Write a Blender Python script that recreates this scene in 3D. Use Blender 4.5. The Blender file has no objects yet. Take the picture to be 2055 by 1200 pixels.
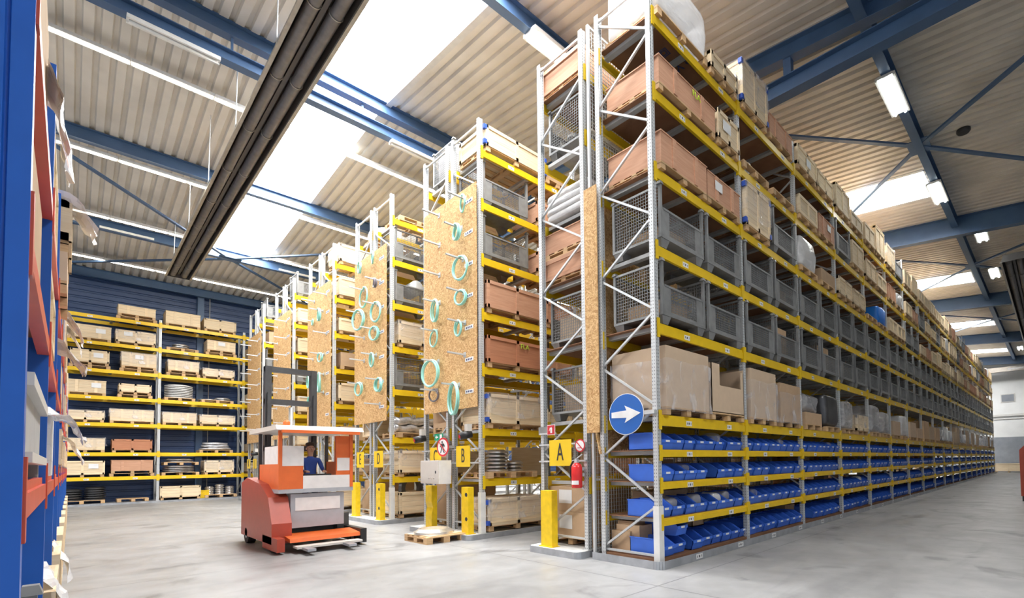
import bpy, math, random
from mathutils import Vector, Matrix, noise
random.seed(11)
SC = bpy.context.scene
COL = SC.collection
PI = math.pi

# ------------------------------------------------------------------ camera, sky, exposure
YAW, PITCH, ROLL = math.radians(43.014), math.radians(2.134), math.radians(-0.87)
FPX, PPX, PPY, HC = 986.66, 1200.0, 890.7, 1.643
_f = Vector((math.cos(YAW), math.sin(YAW), 0)); _r = Vector((math.sin(YAW), -math.cos(YAW), 0)); _u = Vector((0, 0, 1))
_f2 = _f*math.cos(PITCH) + _u*math.sin(PITCH); _u2 = -_f*math.sin(PITCH) + _u*math.cos(PITCH)
_r3 = _r*math.cos(ROLL) + _u2*math.sin(ROLL); _u3 = -_r*math.sin(ROLL) + _u2*math.cos(ROLL)
cam = bpy.data.cameras.new('camera'); camo = bpy.data.objects.new('camera', cam); COL.objects.link(camo)
m = Matrix.Identity(4)
for i, v in enumerate((_r3, _u3, -_f2)):
    for k in range(3): m[k][i] = v[k]
m.translation = Vector((0, 0, HC)); camo.matrix_world = m
cam.sensor_width = 36.0; cam.lens = FPX/2055*36.0
cam.shift_x = (2055/2 - PPX)/2055; cam.shift_y = (PPY - 600)/2055
cam.clip_start = 0.05; cam.clip_end = 300
SC.camera = camo
SC.view_settings.view_transform = 'Standard'; SC.view_settings.look = 'None'
SC.view_settings.gamma = 1.0; SC.view_settings.use_curve_mapping = False
SC.view_settings.exposure = 0.42
SC.cycles.max_bounces = 6; SC.cycles.diffuse_bounces = 4; SC.cycles.glossy_bounces = 3
SC.cycles.transmission_bounces = 4; SC.cycles.transparent_max_bounces = 8
SC.cycles.sample_clamp_indirect = 4.0; SC.cycles.caustics_reflective = False; SC.cycles.caustics_refractive = False
SKY_STRENGTH, VAULT_STRENGTH, TUBE_STRENGTH = 0.45, 22.0, 16.0
world = bpy.data.worlds.new('world'); SC.world = world; world.use_nodes = True
world.node_tree.nodes['Background'].inputs[0].default_value = (0.80, 0.89, 1.0, 1)
world.node_tree.nodes['Background'].inputs[1].default_value = SKY_STRENGTH

# ------------------------------------------------------------------ layout (metres)
XE = 6.17            # plane of all rack ends facing the cross aisle
BAY = 2.925
NB = 19
ZR, YR = 12.63, 14.6  # ridge
def zroof(y): return ZR - 0.085*(YR - y) if y < YR else ZR - 0.07*(y - YR)
YWALL, XWALL = 33.75, 66.0
LEV = [8.885, 7.63, 6.33, 5.07, 3.825, 2.373]
BINLEV = [1.825, 1.319, 0.749, 0.14]
LEVB = [8.80, 7.58, 6.31, 5.06, 3.82, 2.44, 1.31]
ORD = ('first second third fourth fifth sixth seventh eighth ninth tenth eleventh twelfth thirteenth fourteenth fifteenth sixteenth '
       'seventeenth eighteenth nineteenth').split()

# ------------------------------------------------------------------ materials
MATS = {}
def nt(name):
    m = bpy.data.materials.new(name); m.use_nodes = True; t = m.node_tree
    MATS[name] = m
    return m, t, t.nodes['Principled BSDF'], t.nodes, t.links
def plain(name, c, rough=0.5, metal=0.0, var=0.06, scale=6.0, spec=0.5, tint=0.0):
    m, t, b, N, L = nt(name)
    tc = N.new('ShaderNodeTexCoord'); oi = N.new('ShaderNodeObjectInfo')
    nz = N.new('ShaderNodeTexNoise'); nz.inputs['Scale'].default_value = scale; nz.inputs['Detail'].default_value = 3
    va = N.new('ShaderNodeVectorMath'); va.operation = 'ADD'
    L.new(tc.outputs['Object'], va.inputs[0]); L.new(oi.outputs['Random'], va.inputs[1]); L.new(va.outputs[0], nz.inputs['Vector'])
    mr = N.new('ShaderNodeMapRange'); mr.inputs[1].default_value = 0.3; mr.inputs[2].default_value = 0.7
    mr.inputs[3].default_value = 1 - var; mr.inputs[4].default_value = 1 + var
    L.new(nz.outputs['Fac'], mr.inputs[0])
    hs = N.new('ShaderNodeHueSaturation'); hs.inputs['Color'].default_value = (*c, 1)
    src = mr.outputs[0]
    if tint:
        m2 = N.new('ShaderNodeMapRange'); m2.inputs[3].default_value = 1 - tint; m2.inputs[4].default_value = 1 + tint
        L.new(oi.outputs['Random'], m2.inputs[0]); mu = N.new('ShaderNodeMath'); mu.operation = 'MULTIPLY'
        L.new(src, mu.inputs[0]); L.new(m2.outputs[0], mu.inputs[1]); src = mu.outputs[0]
    L.new(src, hs.inputs['Value']); L.new(hs.outputs['Color'], b.inputs['Base Color'])
    b.inputs['Roughness'].default_value = rough; b.inputs['Metallic'].default_value = metal
    b.inputs['Specular IOR Level'].default_value = spec
    return m
def wood(name, c1, c2, tint=0.12, planks=0.0, rough=0.7):
    """grain runs level along the board; planks = height of one board, drawn as a dark joint"""
    m, t, b, N, L = nt(name)
    tc = N.new('ShaderNodeTexCoord'); oi = N.new('ShaderNodeObjectInfo')
    va = N.new('ShaderNodeVectorMath'); va.operation = 'MULTIPLY_ADD'; va.inputs[1].default_value = (2.2, 2.2, 34)
    rs = N.new('ShaderNodeMath'); rs.operation = 'MULTIPLY'; rs.inputs[1].default_value = 37.0
    L.new(oi.outputs['Random'], rs.inputs[0]); L.new(tc.outputs['Object'], va.inputs[0]); L.new(rs.outputs[0], va.inputs[2])
    nz = N.new('ShaderNodeTexNoise'); nz.inputs['Scale'].default_value = 1.0; nz.inputs['Detail'].default_value = 4; nz.inputs['Distortion'].default_value = 0.6
    L.new(va.outputs[0], nz.inputs['Vector'])
    cr = N.new('ShaderNodeValToRGB'); cr.color_ramp.elements[0].position = 0.3; cr.color_ramp.elements[1].position = 0.72
    cr.color_ramp.elements[0].color = (*c2, 1); cr.color_ramp.elements[1].color = (*c1, 1)
    L.new(nz.outputs['Fac'], cr.inputs[0])
    hs = N.new('ShaderNodeHueSaturation'); L.new(cr.outputs[0], hs.inputs['Color'])
    mr = N.new('ShaderNodeMapRange'); mr.inputs[3].default_value = 1 - tint; mr.inputs[4].default_value = 1 + tint
    L.new(oi.outputs['Random'], mr.inputs[0]); src = mr.outputs[0]
    if planks:
        sp = N.new('ShaderNodeSeparateXYZ'); L.new(tc.outputs['Object'], sp.inputs[0])
        d = N.new('ShaderNodeMath'); d.operation = 'DIVIDE'; d.inputs[1].default_value = planks; L.new(sp.outputs['Z'], d.inputs[0])
        fr = N.new('ShaderNodeMath'); fr.operation = 'FRACT'; L.new(d.outputs[0], fr.inputs[0])
        gt = N.new('ShaderNodeMath'); gt.operation = 'GREATER_THAN'; gt.inputs[1].default_value = 0.05; L.new(fr.outputs[0], gt.inputs[0])
        m2 = N.new('ShaderNodeMapRange'); m2.inputs[3].default_value = 0.62; m2.inputs[4].default_value = 1.0; L.new(gt.outputs[0], m2.inputs[0])
        mu = N.new('ShaderNodeMath'); mu.operation = 'MULTIPLY'; L.new(src, mu.inputs[0]); L.new(m2.outputs[0], mu.inputs[1]); src = mu.outputs[0]
    L.new(src, hs.inputs['Value']); L.new(hs.outputs['Color'], b.inputs['Base Color'])
    b.inputs['Roughness'].default_value = rough; b.inputs['Specular IOR Level'].default_value = 0.25
    return m
def perforated(name, c, pitch=0.055, dark=(0.05, 0.05, 0.05), rough=0.42, metal=0.25, cols=(0.03, 0.07), r=0.007):
    m, t, b, N, L = nt(name)
    tc = N.new('ShaderNodeTexCoord'); sp = N.new('ShaderNodeSeparateXYZ'); L.new(tc.outputs['Object'], sp.inputs[0])
    sn = N.new('ShaderNodeSeparateXYZ'); L.new(tc.outputs['Normal'], sn.inputs[0])
    def M(op, a, b_=None, c_=None):
        n = N.new('ShaderNodeMath'); n.operation = op
        for i, v in enumerate((a, b_, c_)):
            if v is None: continue
            if isinstance(v, (int, float)): n.inputs[i].default_value = v
            else: L.new(v, n.inputs[i])
        return n.outputs[0]
    ay = M('ABSOLUTE', sn.outputs['Y']); isf = M('GREATER_THAN', ay, 0.5)
    u = M('ADD', M('MULTIPLY', sp.outputs['X'], isf), M('MULTIPLY', sp.outputs['Y'], M('SUBTRACT', 1.0, isf)))
    fz = M('MULTIPLY', M('SUBTRACT', M('FRACT', M('DIVIDE', sp.outputs['Z'], pitch)), 0.5), pitch)
    hit = None
    for cu in cols:
        du = M('DIVIDE', M('SUBTRACT', u, cu), 0.75)
        dd = M('SQRT', M('ADD', M('MULTIPLY', du, du), M('MULTIPLY', M('MULTIPLY', fz, fz), 0.35)))
        h = M('LESS_THAN', dd, r)
        hit = h if hit is None else M('MAXIMUM', hit, h)
    nz = N.new('ShaderNodeTexNoise'); nz.inputs['Scale'].default_value = 9; L.new(tc.outputs['Object'], nz.inputs['Vector'])
    mx = N.new('ShaderNodeMix'); mx.data_type = 'RGBA'; mx.inputs[6].default_value = tuple(x*0.88 for x in c) + (1,); mx.inputs[7].default_value = (*c, 1)
    L.new(nz.outputs['Fac'], mx.inputs[0])
    m2 = N.new('ShaderNodeMix'); m2.data_type = 'RGBA'; m2.inputs[7].default_value = (*dark, 1)
    L.new(hit, m2.inputs[0]); L.new(mx.outputs[2], m2.inputs[6]); L.new(m2.outputs[2], b.inputs['Base Color'])
    b.inputs['Roughness'].default_value = rough; b.inputs['Metallic'].default_value = metal
    return m
def film(name, c, base=0.16, streak=0.5, scale=(2.2, 2.2, 4.5), lo=0.5, hi=0.85, bump=0.35):
    m, t, b, N, L = nt(name)
    tc = N.new('ShaderNodeTexCoord'); va = N.new('ShaderNodeVectorMath'); va.operation = 'MULTIPLY'; va.inputs[1].default_value = scale
    L.new(tc.outputs['Object'], va.inputs[0])
    nz = N.new('ShaderNodeTexNoise'); nz.inputs['Scale'].default_value = 1.5; nz.inputs['Detail'].default_value = 2; nz.inputs['Distortion'].default_value = 0.4
    L.new(va.outputs[0], nz.inputs['Vector'])
    mr = N.new('ShaderNodeMapRange'); mr.inputs[1].default_value = lo; mr.inputs[2].default_value = hi; mr.inputs[3].default_value = base; mr.inputs[4].default_value = base + streak
    L.new(nz.outputs['Fac'], mr.inputs[0]); L.new(mr.outputs[0], b.inputs['Alpha'])
    b.inputs['Base Color'].default_value = (*c, 1); b.inputs['Roughness'].default_value = 0.14
    bp = N.new('ShaderNodeBump'); bp.inputs['Strength'].default_value = bump; bp.inputs['Distance'].default_value = 0.04
    L.new(nz.outputs['Fac'], bp.inputs['Height']); L.new(bp.outputs[0], b.inputs['Normal'])
    return m
def emit(name, c, s):
    m, t, b, N, L = nt(name)
    b.inputs['Base Color'].default_value = (*c, 1); b.inputs['Emission Color'].default_value = (*c, 1); b.inputs['Emission Strength'].default_value = s
    return m

plain('yellow_paint', (0.80, 0.53, 0.012), 0.38, var=0.05)
plain('galvanised', (0.60, 0.62, 0.63), 0.42, 0.3, var=0.07)
plain('galvanised_rail', (0.42, 0.44, 0.47), 0.38, 0.55, var=0.15, scale=5)
perforated('post_steel', (0.66, 0.68, 0.69))
plain('grey_steel', (0.27, 0.275, 0.275), 0.5, 0.35, var=0.14, tint=0.12)
plain('shelf_bar', (0.46, 0.47, 0.47), 0.5, 0.25, var=0.08)
wood('deck_ply', (0.30, 0.155, 0.085), (0.20, 0.10, 0.055), 0.1)
wood('pine', (0.85, 0.72, 0.51), (0.72, 0.55, 0.35), 0.12, planks=0.155)
wood('pine_smooth', (0.85, 0.71, 0.50), (0.75, 0.58, 0.37), 0.12)
wood('plywood_pink', (0.62, 0.36, 0.235), (0.52, 0.28, 0.175), 0.10)
wood('plywood_red', (0.55, 0.25, 0.14), (0.46, 0.20, 0.11), 0.08)
wood('pallet_wood', (0.66, 0.45, 0.25), (0.50, 0.32, 0.17), 0.15)
plain('cardboard', (0.52, 0.36, 0.225), 0.8, var=0.05, tint=0.14, spec=0.2)
plain('cardboard_pale', (0.62, 0.47, 0.33), 0.8, var=0.04, tint=0.06, spec=0.2)
plain('paper', (0.82, 0.82, 0.82), 0.6, var=0.03)
plain('ink', (0.03, 0.03, 0.035), 0.6)
plain('ink_blue', (0.05, 0.06, 0.16), 0.7)
plain('ink_lime', (0.55, 0.75, 0.05), 0.7)
plain('bin_blue', (0.05, 0.165, 0.70), 0.4, var=0.05, tint=0.08)
plain('steel_bright', (0.78, 0.76, 0.73), 0.3, 0.85, var=0.1)
plain('steel_dark', (0.10, 0.10, 0.105), 0.35, 0.7, var=0.1)
film('clear_film', (0.90, 0.89, 0.92), 0.14, 0.55, (3.2, 3.2, 1.8), 0.52, 0.85, 0.7)
film('white_film', (0.90, 0.90, 0.90), 0.72, 0.26)
film('sheet_white', (0.95, 0.95, 0.96), 0.93, 0.07)
film('grey_film', (0.62, 0.62, 0.64), 0.45, 0.5)
plain('blue_corner', (0.03, 0.09, 0.45), 0.4)
plain('rack_blue', (0.012, 0.115, 0.52), 0.36, var=0.05)
perforated('post_blue', (0.012, 0.115, 0.52), pitch=0.051, dark=(0.005, 0.01, 0.05), metal=0.0, cols=(0.012, 0.5), r=0.0055, rough=0.36)
plain('rack_red', (0.60, 0.085, 0.04), 0.4, var=0.08)
plain('beam_blue', (0.06, 0.12, 0.235), 0.42, var=0.08, scale=2)
plain('roof_metal', (0.66, 0.625, 0.565), 0.55, 0.1, var=0.13, scale=0.7)
plain('flashing', (0.62, 0.61, 0.58), 0.5, var=0.05)
plain('wall_blue', (0.028, 0.062, 0.165), 0.4, 0.1, var=0.1, scale=0.8)
plain('wall_white', (0.78, 0.79, 0.78), 0.7, var=0.05, scale=1)
plain('wall_grey', (0.24, 0.26, 0.29), 0.7, var=0.12, scale=1.4)
plain('heater_dark', (0.10, 0.092, 0.09), 0.5, 0.3, var=0.1)
plain('heater_rail', (0.40, 0.37, 0.33), 0.4, 0.6, var=0.12)
plain('heater_tube', (0.17, 0.162, 0.165), 0.45, 0.5, var=0.15)
plain('lamp_body', (0.78, 0.78, 0.76), 0.4)
emit('tube_lit', (1.0, 0.93, 0.78), TUBE_STRENGTH)
emit('tube_cool', (0.95, 1.0, 0.96), TUBE_STRENGTH)
plain('tube_off', (0.80, 0.80, 0.78), 0.3)
emit('skylight_pane', (1.0, 1.0, 1.0), VAULT_STRENGTH)
plain('hose_teal', (0.33, 0.72, 0.64), 0.35, var=0.05)
plain('hose_grey', (0.17, 0.15, 0.17), 0.4)
plain('guard_yellow', (0.83, 0.56, 0.01), 0.42, var=0.10, scale=9)
plain('sign_yellow', (0.86, 0.58, 0.02), 0.4, var=0.02)
plain('sign_blue', (0.015, 0.125, 0.47), 0.35, var=0.03)
plain('sign_white', (0.86, 0.86, 0.86), 0.4)
plain('sign_red', (0.55, 0.03, 0.04), 0.4)
plain('sign_green', (0.01, 0.30, 0.16), 0.4)
plain('red_gloss', (0.70, 0.03, 0.03), 0.25)
plain('black_plastic', (0.018, 0.018, 0.02), 0.45)
plain('cabinet_grey', (0.66, 0.63, 0.58), 0.45, var=0.03)
plain('truck_orange', (0.72, 0.15, 0.035), 0.38, var=0.05)
plain('truck_red', (0.42, 0.065, 0.035), 0.4, var=0.06)
plain('truck_white', (0.80, 0.79, 0.79), 0.4)
plain('truck_grey', (0.40, 0.42, 0.46), 0.45, var=0.06)
plain('rubber', (0.02, 0.02, 0.022), 0.7)
plain('skin', (0.60, 0.36, 0.26), 0.55, var=0.04)
plain('hair', (0.06, 0.04, 0.03), 0.6)
plain('cloth_blue', (0.05, 0.11, 0.45), 0.8, var=0.1)
plain('cloth_navy', (0.02, 0.03, 0.09), 0.8, var=0.1)
plain('blue_bag', (0.02, 0.20, 0.75), 0.3)
plain('pedestal', (0.55, 0.55, 0.53), 0.75, var=0.12, scale=7)
plain('bag_silver', (0.62, 0.62, 0.64), 0.25, 0.6, var=0.2, scale=14)

def osb():
    m, t, b, N, L = nt('chipboard')
    tc = N.new('ShaderNodeTexCoord'); va = N.new('ShaderNodeVectorMath'); va.operation = 'MULTIPLY'; va.inputs[1].default_value = (1, 1, 2.1)
    nz0 = N.new('ShaderNodeTexNoise'); nz0.inputs['Scale'].default_value = 4
    L.new(tc.outputs['Object'], va.inputs[0]); L.new(tc.outputs['Object'], nz0.inputs['Vector'])
    ad = N.new('ShaderNodeVectorMath'); ad.operation = 'ADD'; L.new(va.outputs[0], ad.inputs[0]); L.new(nz0.outputs['Color'], ad.inputs[1])
    vo = N.new('ShaderNodeTexVoronoi'); vo.inputs['Scale'].default_value = 17; vo.inputs['Randomness'].default_value = 1.0; L.new(ad.outputs[0], vo.inputs['Vector'])
    sp = N.new('ShaderNodeSeparateColor'); L.new(vo.outputs['Color'], sp.inputs[0])
    cr = N.new('ShaderNodeValToRGB'); e = cr.color_ramp.elements
    e[0].color = (0.44, 0.235, 0.095, 1); e[1].color = (0.78, 0.54, 0.28, 1); e[0].position = 0.0; e[1].position = 1.0
    x = e.new(0.5); x.color = (0.61, 0.375, 0.165, 1)
    L.new(sp.outputs[0], cr.inputs[0]); L.new(cr.outputs[0], b.inputs['Base Color']); b.inputs['Roughness'].default_value = 0.75
    b.inputs['Specular IOR Level'].default_value = 0.2
osb()

def floor_mat():
    m, t, b, N, L = nt('concrete')
    tc = N.new('ShaderNodeTexCoord'); P = tc.outputs['Object']
    def noise_(s, d=4, dist=0.0, mul=None):
        n = N.new('ShaderNodeTexNoise'); n.inputs['Scale'].default_value = s; n.inputs['Detail'].default_value = d; n.inputs['Distortion'].default_value = dist
        if mul:
            v = N.new('ShaderNodeVectorMath'); v.operation = 'MULTIPLY'; v.inputs[1].default_value = mul; L.new(P, v.inputs[0]); L.new(v.outputs[0], n.inputs['Vector'])
        else: L.new(P, n.inputs['Vector'])
        return n.outputs['Fac']
    def ramp(f, a, b_, lo, hi):
        r = N.new('ShaderNodeMapRange'); r.inputs[1].default_value = a; r.inputs[2].default_value = b_; r.inputs[3].default_value = lo; r.inputs[4].default_value = hi
        L.new(f, r.inputs[0]); return r.outputs[0]
    def mul(a, b_):
        n = N.new('ShaderNodeMath'); n.operation = 'MULTIPLY'; L.new(a, n.inputs[0]); L.new(b_, n.inputs[1]); return n.outputs[0]
    v = mul(ramp(noise_(0.35, 5), 0.3, 0.7, 0.80, 1.08), ramp(noise_(2.6, 6, 0.5), 0.3, 0.7, 0.88, 1.06))
    v = mul(v, ramp(noise_(0.9, 5, 0.8, (0.25, 1.6, 1)), 0.56, 0.74, 1.0, 0.70))      # long tyre-worn streaks
    v = mul(v, ramp(noise_(0.6, 6, 1.5), 0.60, 0.68, 1.0, 0.60))                    # stains
    sp = N.new('ShaderNodeSeparateXYZ'); L.new(P, sp.inputs[0])
    for ax, per, off in (('X', 6.65, 5.3), ('Y', 5.9, 3.9)):                          # saw-cut joints
        a = N.new('ShaderNodeMath'); a.operation = 'ADD'; a.inputs[1].default_value = 200*per - off; L.new(sp.outputs[ax], a.inputs[0])
        d = N.new('ShaderNodeMath'); d.operation = 'DIVIDE'; d.inputs[1].default_value = per; L.new(a.outputs[0], d.inputs[0])
        f = N.new('ShaderNodeMath'); f.operation = 'FRACT'; L.new(d.outputs[0], f.inputs[0])
        g = N.new('ShaderNodeMath'); g.operation = 'GREATER_THAN'; g.inputs[1].default_value = 0.022/per; L.new(f.outputs[0], g.inputs[0])
        v = mul(v, ramp(g.outputs[0], 0, 1, 0.55, 1.0))
    hs = N.new('ShaderNodeHueSaturation'); hs.inputs['Color'].default_value = (0.335, 0.335, 0.335, 1); L.new(v, hs.inputs['Value'])
    L.new(hs.outputs[0], b.inputs['Base Color'])
    L.new(ramp(noise_(1.5, 4), 0.3, 0.7, 0.30, 0.5), b.inputs['Roughness']); b.inputs['Specular IOR Level'].default_value = 0.45
floor_mat()

# ------------------------------------------------------------------ mesh builder
class MB:
    def __init__(s): s.v = []; s.f = []; s.m = []
    def face(s, pts, mi=0):
        n = len(s.v); s.v += [tuple(p) for p in pts]; s.f.append(tuple(range(n, n + len(pts)))); s.m.append(mi)
    def hexa(s, p, mi=0):
        n = len(s.v); s.v += [tuple(q) for q in p]
        for q in ((0, 3, 2, 1), (4, 5, 6, 7), (0, 1, 5, 4), (1, 2, 6, 5), (2, 3, 7, 6), (3, 0, 4, 7)):
            s.f.append(tuple(n + i for i in q)); s.m.append(mi)
    def box(s, x0, y0, z0, x1, y1, z1, mi=0):
        s.hexa([(x0, y0, z0), (x1, y0, z0), (x1, y1, z0), (x0, y1, z0), (x0, y0, z1), (x1, y0, z1), (x1, y1, z1), (x0, y1, z1)], mi); return s
    def bar(s, p, q, w, h, mi=0, upv=(0, 0, 1)):
        p, q = Vector(p), Vector(q); d = (q - p).normalized(); u = Vector(upv)
        if abs(d.dot(u)) > 0.98: u = Vector((0, 1, 0))
        a = d.cross(u).normalized()*w/2; b = d.cross(a).normalized()*h/2
        s.hexa([p - a - b, p + a - b, p + a + b, p - a + b, q - a - b, q + a - b, q + a + b, q - a + b], mi); return s
    def tube(s, path, r, n=8, closed=False, mi=0):
        P = [Vector(p) for p in path]; k = len(P); base = len(s.v); prev = None
        for i in range(k):
            if closed: d = (P[(i + 1) % k] - P[i - 1]).normalized()
            else: d = (P[min(i + 1, k - 1)] - P[max(i - 1, 0)]).normalized()
            if prev is None:
                a = d.cross(Vector((0, 0, 1)))
                if a.length < 0.1: a = d.cross(Vector((1, 0, 0)))
            else: a = prev - d*prev.dot(d)
            a.normalize(); b = d.cross(a); prev = a
            rr = r[i] if isinstance(r, (list, tuple)) else r
            for j in range(n):
                t = 2*PI*j/n; s.v.append(tuple(P[i] + (a*math.cos(t) + b*math.sin(t))*rr))
        for i in range(k if closed else k - 1):
            i2 = (i + 1) % k
            for j in range(n):
                s.f.append((base + i*n + j, base + i*n + (j + 1) % n, base + i2*n + (j + 1) % n, base + i2*n + j)); s.m.append(mi)
        if not closed:
            s.f.append(tuple(base + j for j in reversed(range(n)))); s.m.append(mi)
            s.f.append(tuple(base + (k - 1)*n + j for j in range(n))); s.m.append(mi)
        return s
    def lathe(s, prof, n=24, c=(0, 0, 0), mi=0, ring=False):
        base = len(s.v); k = len(prof)
        for (r, z) in prof:
            for j in range(n):
                t = 2*PI*j/n; s.v.append((c[0] + r*math.cos(t), c[1] + r*math.sin(t), c[2] + z))
        for i in range(k if ring else k - 1):
            i2 = (i + 1) % k
            for j in range(n):
                s.f.append((base + i*n + j, base + i*n + (j + 1) % n, base + i2*n + (j + 1) % n, base + i2*n + j)); s.m.append(mi)
        return s
    def prism(s, poly, axis, a, b, mi=0):
        """poly in the two other axes (order x,y / x,z / y,z), extruded along axis from a to b"""
        def P(u, v, w):
            return {'z': (u, v, w), 'y': (u, w, v), 'x': (w, u, v)}[axis]
        n = len(s.v); k = len(poly)
        s.v += [P(u, v, a) for u, v in poly] + [P(u, v, b) for u, v in poly]
        s.f.append(tuple(n + i for i in reversed(range(k)))); s.m.append(mi)
        s.f.append(tuple(n + k + i for i in range(k))); s.m.append(mi)
        for i in range(k):
            j = (i + 1) % k; s.f.append((n + i, n + j, n + k + j, n + k + i)); s.m.append(mi)
        return s
    def disc(s, c, r, axis='x', n=32, mi=0, rx=None):
        rx = rx or r; pts = []
        for j in range(n):
            t = 2*PI*j/n; u, v = rx*math.cos(t), r*math.sin(t)
            pts.append({'x': (c[0], c[1] + u, c[2] + v), 'y': (c[0] + u, c[1], c[2] + v), 'z': (c[0] + u, c[1] + v, c[2])}[axis])
        s.face(pts, mi); return s
    def blob(s, w, d, h, n=20, k=10, e=0.35, amp=0.05, seed=0.0, mi=0, fq=3.0):
        base = len(s.v)
        sg = lambda x, p: math.copysign(abs(x)**p, x)
        for i in range(k + 1):
            ph = -PI/2 + PI*i/k
            for j in range(n):
                th = 2*PI*j/n
                p = Vector((sg(math.cos(ph), e)*sg(math.cos(th), e)*w/2, sg(math.cos(ph), e)*sg(math.sin(th), e)*d/2, sg(math.sin(ph), e)*h/2 + h/2))
                q = noise.noise_vector(p*fq + Vector((seed, seed*1.7, 0)))*amp
                if i == 0 or p.z < 0.02: q.z = 0
                s.v.append(tuple(p + q))
        for i in range(k):
            for j in range(n):
                s.f.append((base + i*n + j, base + i*n + (j + 1) % n, base + (i + 1)*n + (j + 1) % n, base + (i + 1)*n + j)); s.m.append(mi)
        return s
    def mesh(s, name, mats, smooth=False):
        me = bpy.data.meshes.new(name); me.from_pydata(s.v, [], s.f)
        for x in mats: me.materials.append(MATS[x])
        if len(mats) > 1: me.polygons.foreach_set('material_index', s.m)
        if smooth: me.polygons.foreach_set('use_smooth', [True]*len(s.f))
        me.update(); return me

CACHE = {}
def cm(key, fn, name, mats, smooth=False):
    if key not in CACHE:
        b = MB(); fn(b); CACHE[key] = b.mesh(name, mats if isinstance(mats, (list, tuple)) else [mats], smooth)
    return CACHE[key]
def ob(name, me, parent=None, loc=(0, 0, 0), rz=0.0):
    o = bpy.data.objects.new(name, me); COL.objects.link(o); o.location = loc
    if rz: o.rotation_euler = (0, 0, rz)
    if parent is not None: o.parent = parent
    return o
USED = {}
def tag(o, label, cat, group=None, kind=None):
    o['label'] = label; o['category'] = cat
    if group: o['group'] = group
    if kind: o['kind'] = kind
    USED.setdefault(label, []).append(o.name)
    return o
def thing(name, label, cat, loc=(0, 0, 0), rz=0.0, group=None):
    return tag(ob(name, None, None, loc, rz), label, cat, group)
def build(name, b, mats, parent=None, loc=(0, 0, 0), smooth=False, rz=0.0):
    return ob(name, b.mesh(name, mats if isinstance(mats, (list, tuple)) else [mats], smooth), parent, loc, rz)
def struct(name, b, mats, parent=None, smooth=False):
    o = build(name, b, mats, parent, smooth=smooth)
    if parent is None: o['kind'] = 'structure'
    return o
def text_mesh(txt, size, name, mat, depth=0.004):
    key = ('txt', txt, size, mat)
    if key in CACHE: return CACHE[key]
    cu = bpy.data.curves.new(name, 'FONT'); cu.body = txt; cu.size = size; cu.extrude = depth; cu.align_x = 'CENTER'; cu.align_y = 'CENTER'
    o = bpy.data.objects.new(name, cu); COL.objects.link(o)
    bpy.context.view_layer.update()
    me = bpy.data.meshes.new_from_object(o.evaluated_get(bpy.context.evaluated_depsgraph_get()))
    bpy.data.objects.remove(o); bpy.data.curves.remove(cu)
    me.name = name; me.materials.clear(); me.materials.append(MATS[mat]); CACHE[key] = me
    return me
def flat_text(txt, size, parent, loc, face='-x', mat='ink', name='lettering', sx=1.0, sz=1.0, roll=0.0):
    o = ob(name, text_mesh(txt, size, name, mat), parent, loc)
    if face == '-x': M = Matrix(((0, 0, -1), (-1, 0, 0), (0, 1, 0)))      # text x -> -Y, text y -> +Z, normal -X
    elif face == '-y': M = Matrix(((1, 0, 0), (0, 0, -1), (0, 1, 0)))
    else: M = Matrix(((1, 0, 0), (0, -1, 0), (0, 0, -1)))                  # read from below
    M = M @ Matrix.Rotation(roll, 3, 'Z')
    o.rotation_euler = M.to_euler(); o.scale = (sx, sz, 1)
    return o

# ------------------------------------------------------------------ the setting
b = MB(); b.face([(-14, -14, 0), (XWALL, -14, 0), (XWALL, YWALL, 0), (-14, YWALL, 0)]); struct('floor', b, 'concrete')

SKY = [(-9.4, -7.1), (4.0, 6.30), (20.02, 22.17), (32.85, 34.85), (45.45, 47.5), (58.5, 60.5)]  # first range: unseen skylight behind the camera, added to light the left side
SKY_Y0, SKY_Y1 = 3.05, 27.9
def roof():
    b = MB(); pitch = 0.318; prof = []; x = -14.0
    while x < XWALL:
        for dx, dz in ((0, 0), (0.03, -0.08), (0.205, -0.08), (0.235, 0)): prof.append((x + dx, dz))
        x += pitch
    xs = []
    cuts = sorted(c for s in SKY for c in s)
    for i in range(len(prof) - 1):
        (xa, za), (xb, zb) = prof[i], prof[i + 1]; xs.append((xa, za))
        for c in cuts:
            if xa < c < xb: xs.append((c, za + (zb - za)*(c - xa)/(xb - xa)))
    xs.append(prof[-1]); segs = [-14.0, -8.0, -3.6, SKY_Y0, YR, SKY_Y1, YWALL]
    for (xa, za), (xb, zb) in zip(xs, xs[1:]):
        mid = (xa + xb)/2; hole = [i for i, s in enumerate(SKY) if s[0] < mid < s[1]]
        for k in range(6):
            if hole and (k in (3, 4) or (k == 1 and hole[0] == 1)): continue  # near opening belongs to the added skylight out of view
            ya, yb = segs[k], segs[k + 1]
            b.face([(xa, ya, zroof(ya) + za), (xb, ya, zroof(ya) + zb), (xb, yb, zroof(yb) + zb), (xa, yb, zroof(yb) + za)])
    struct('ceiling', b, 'roof_metal')
roof()
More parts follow.
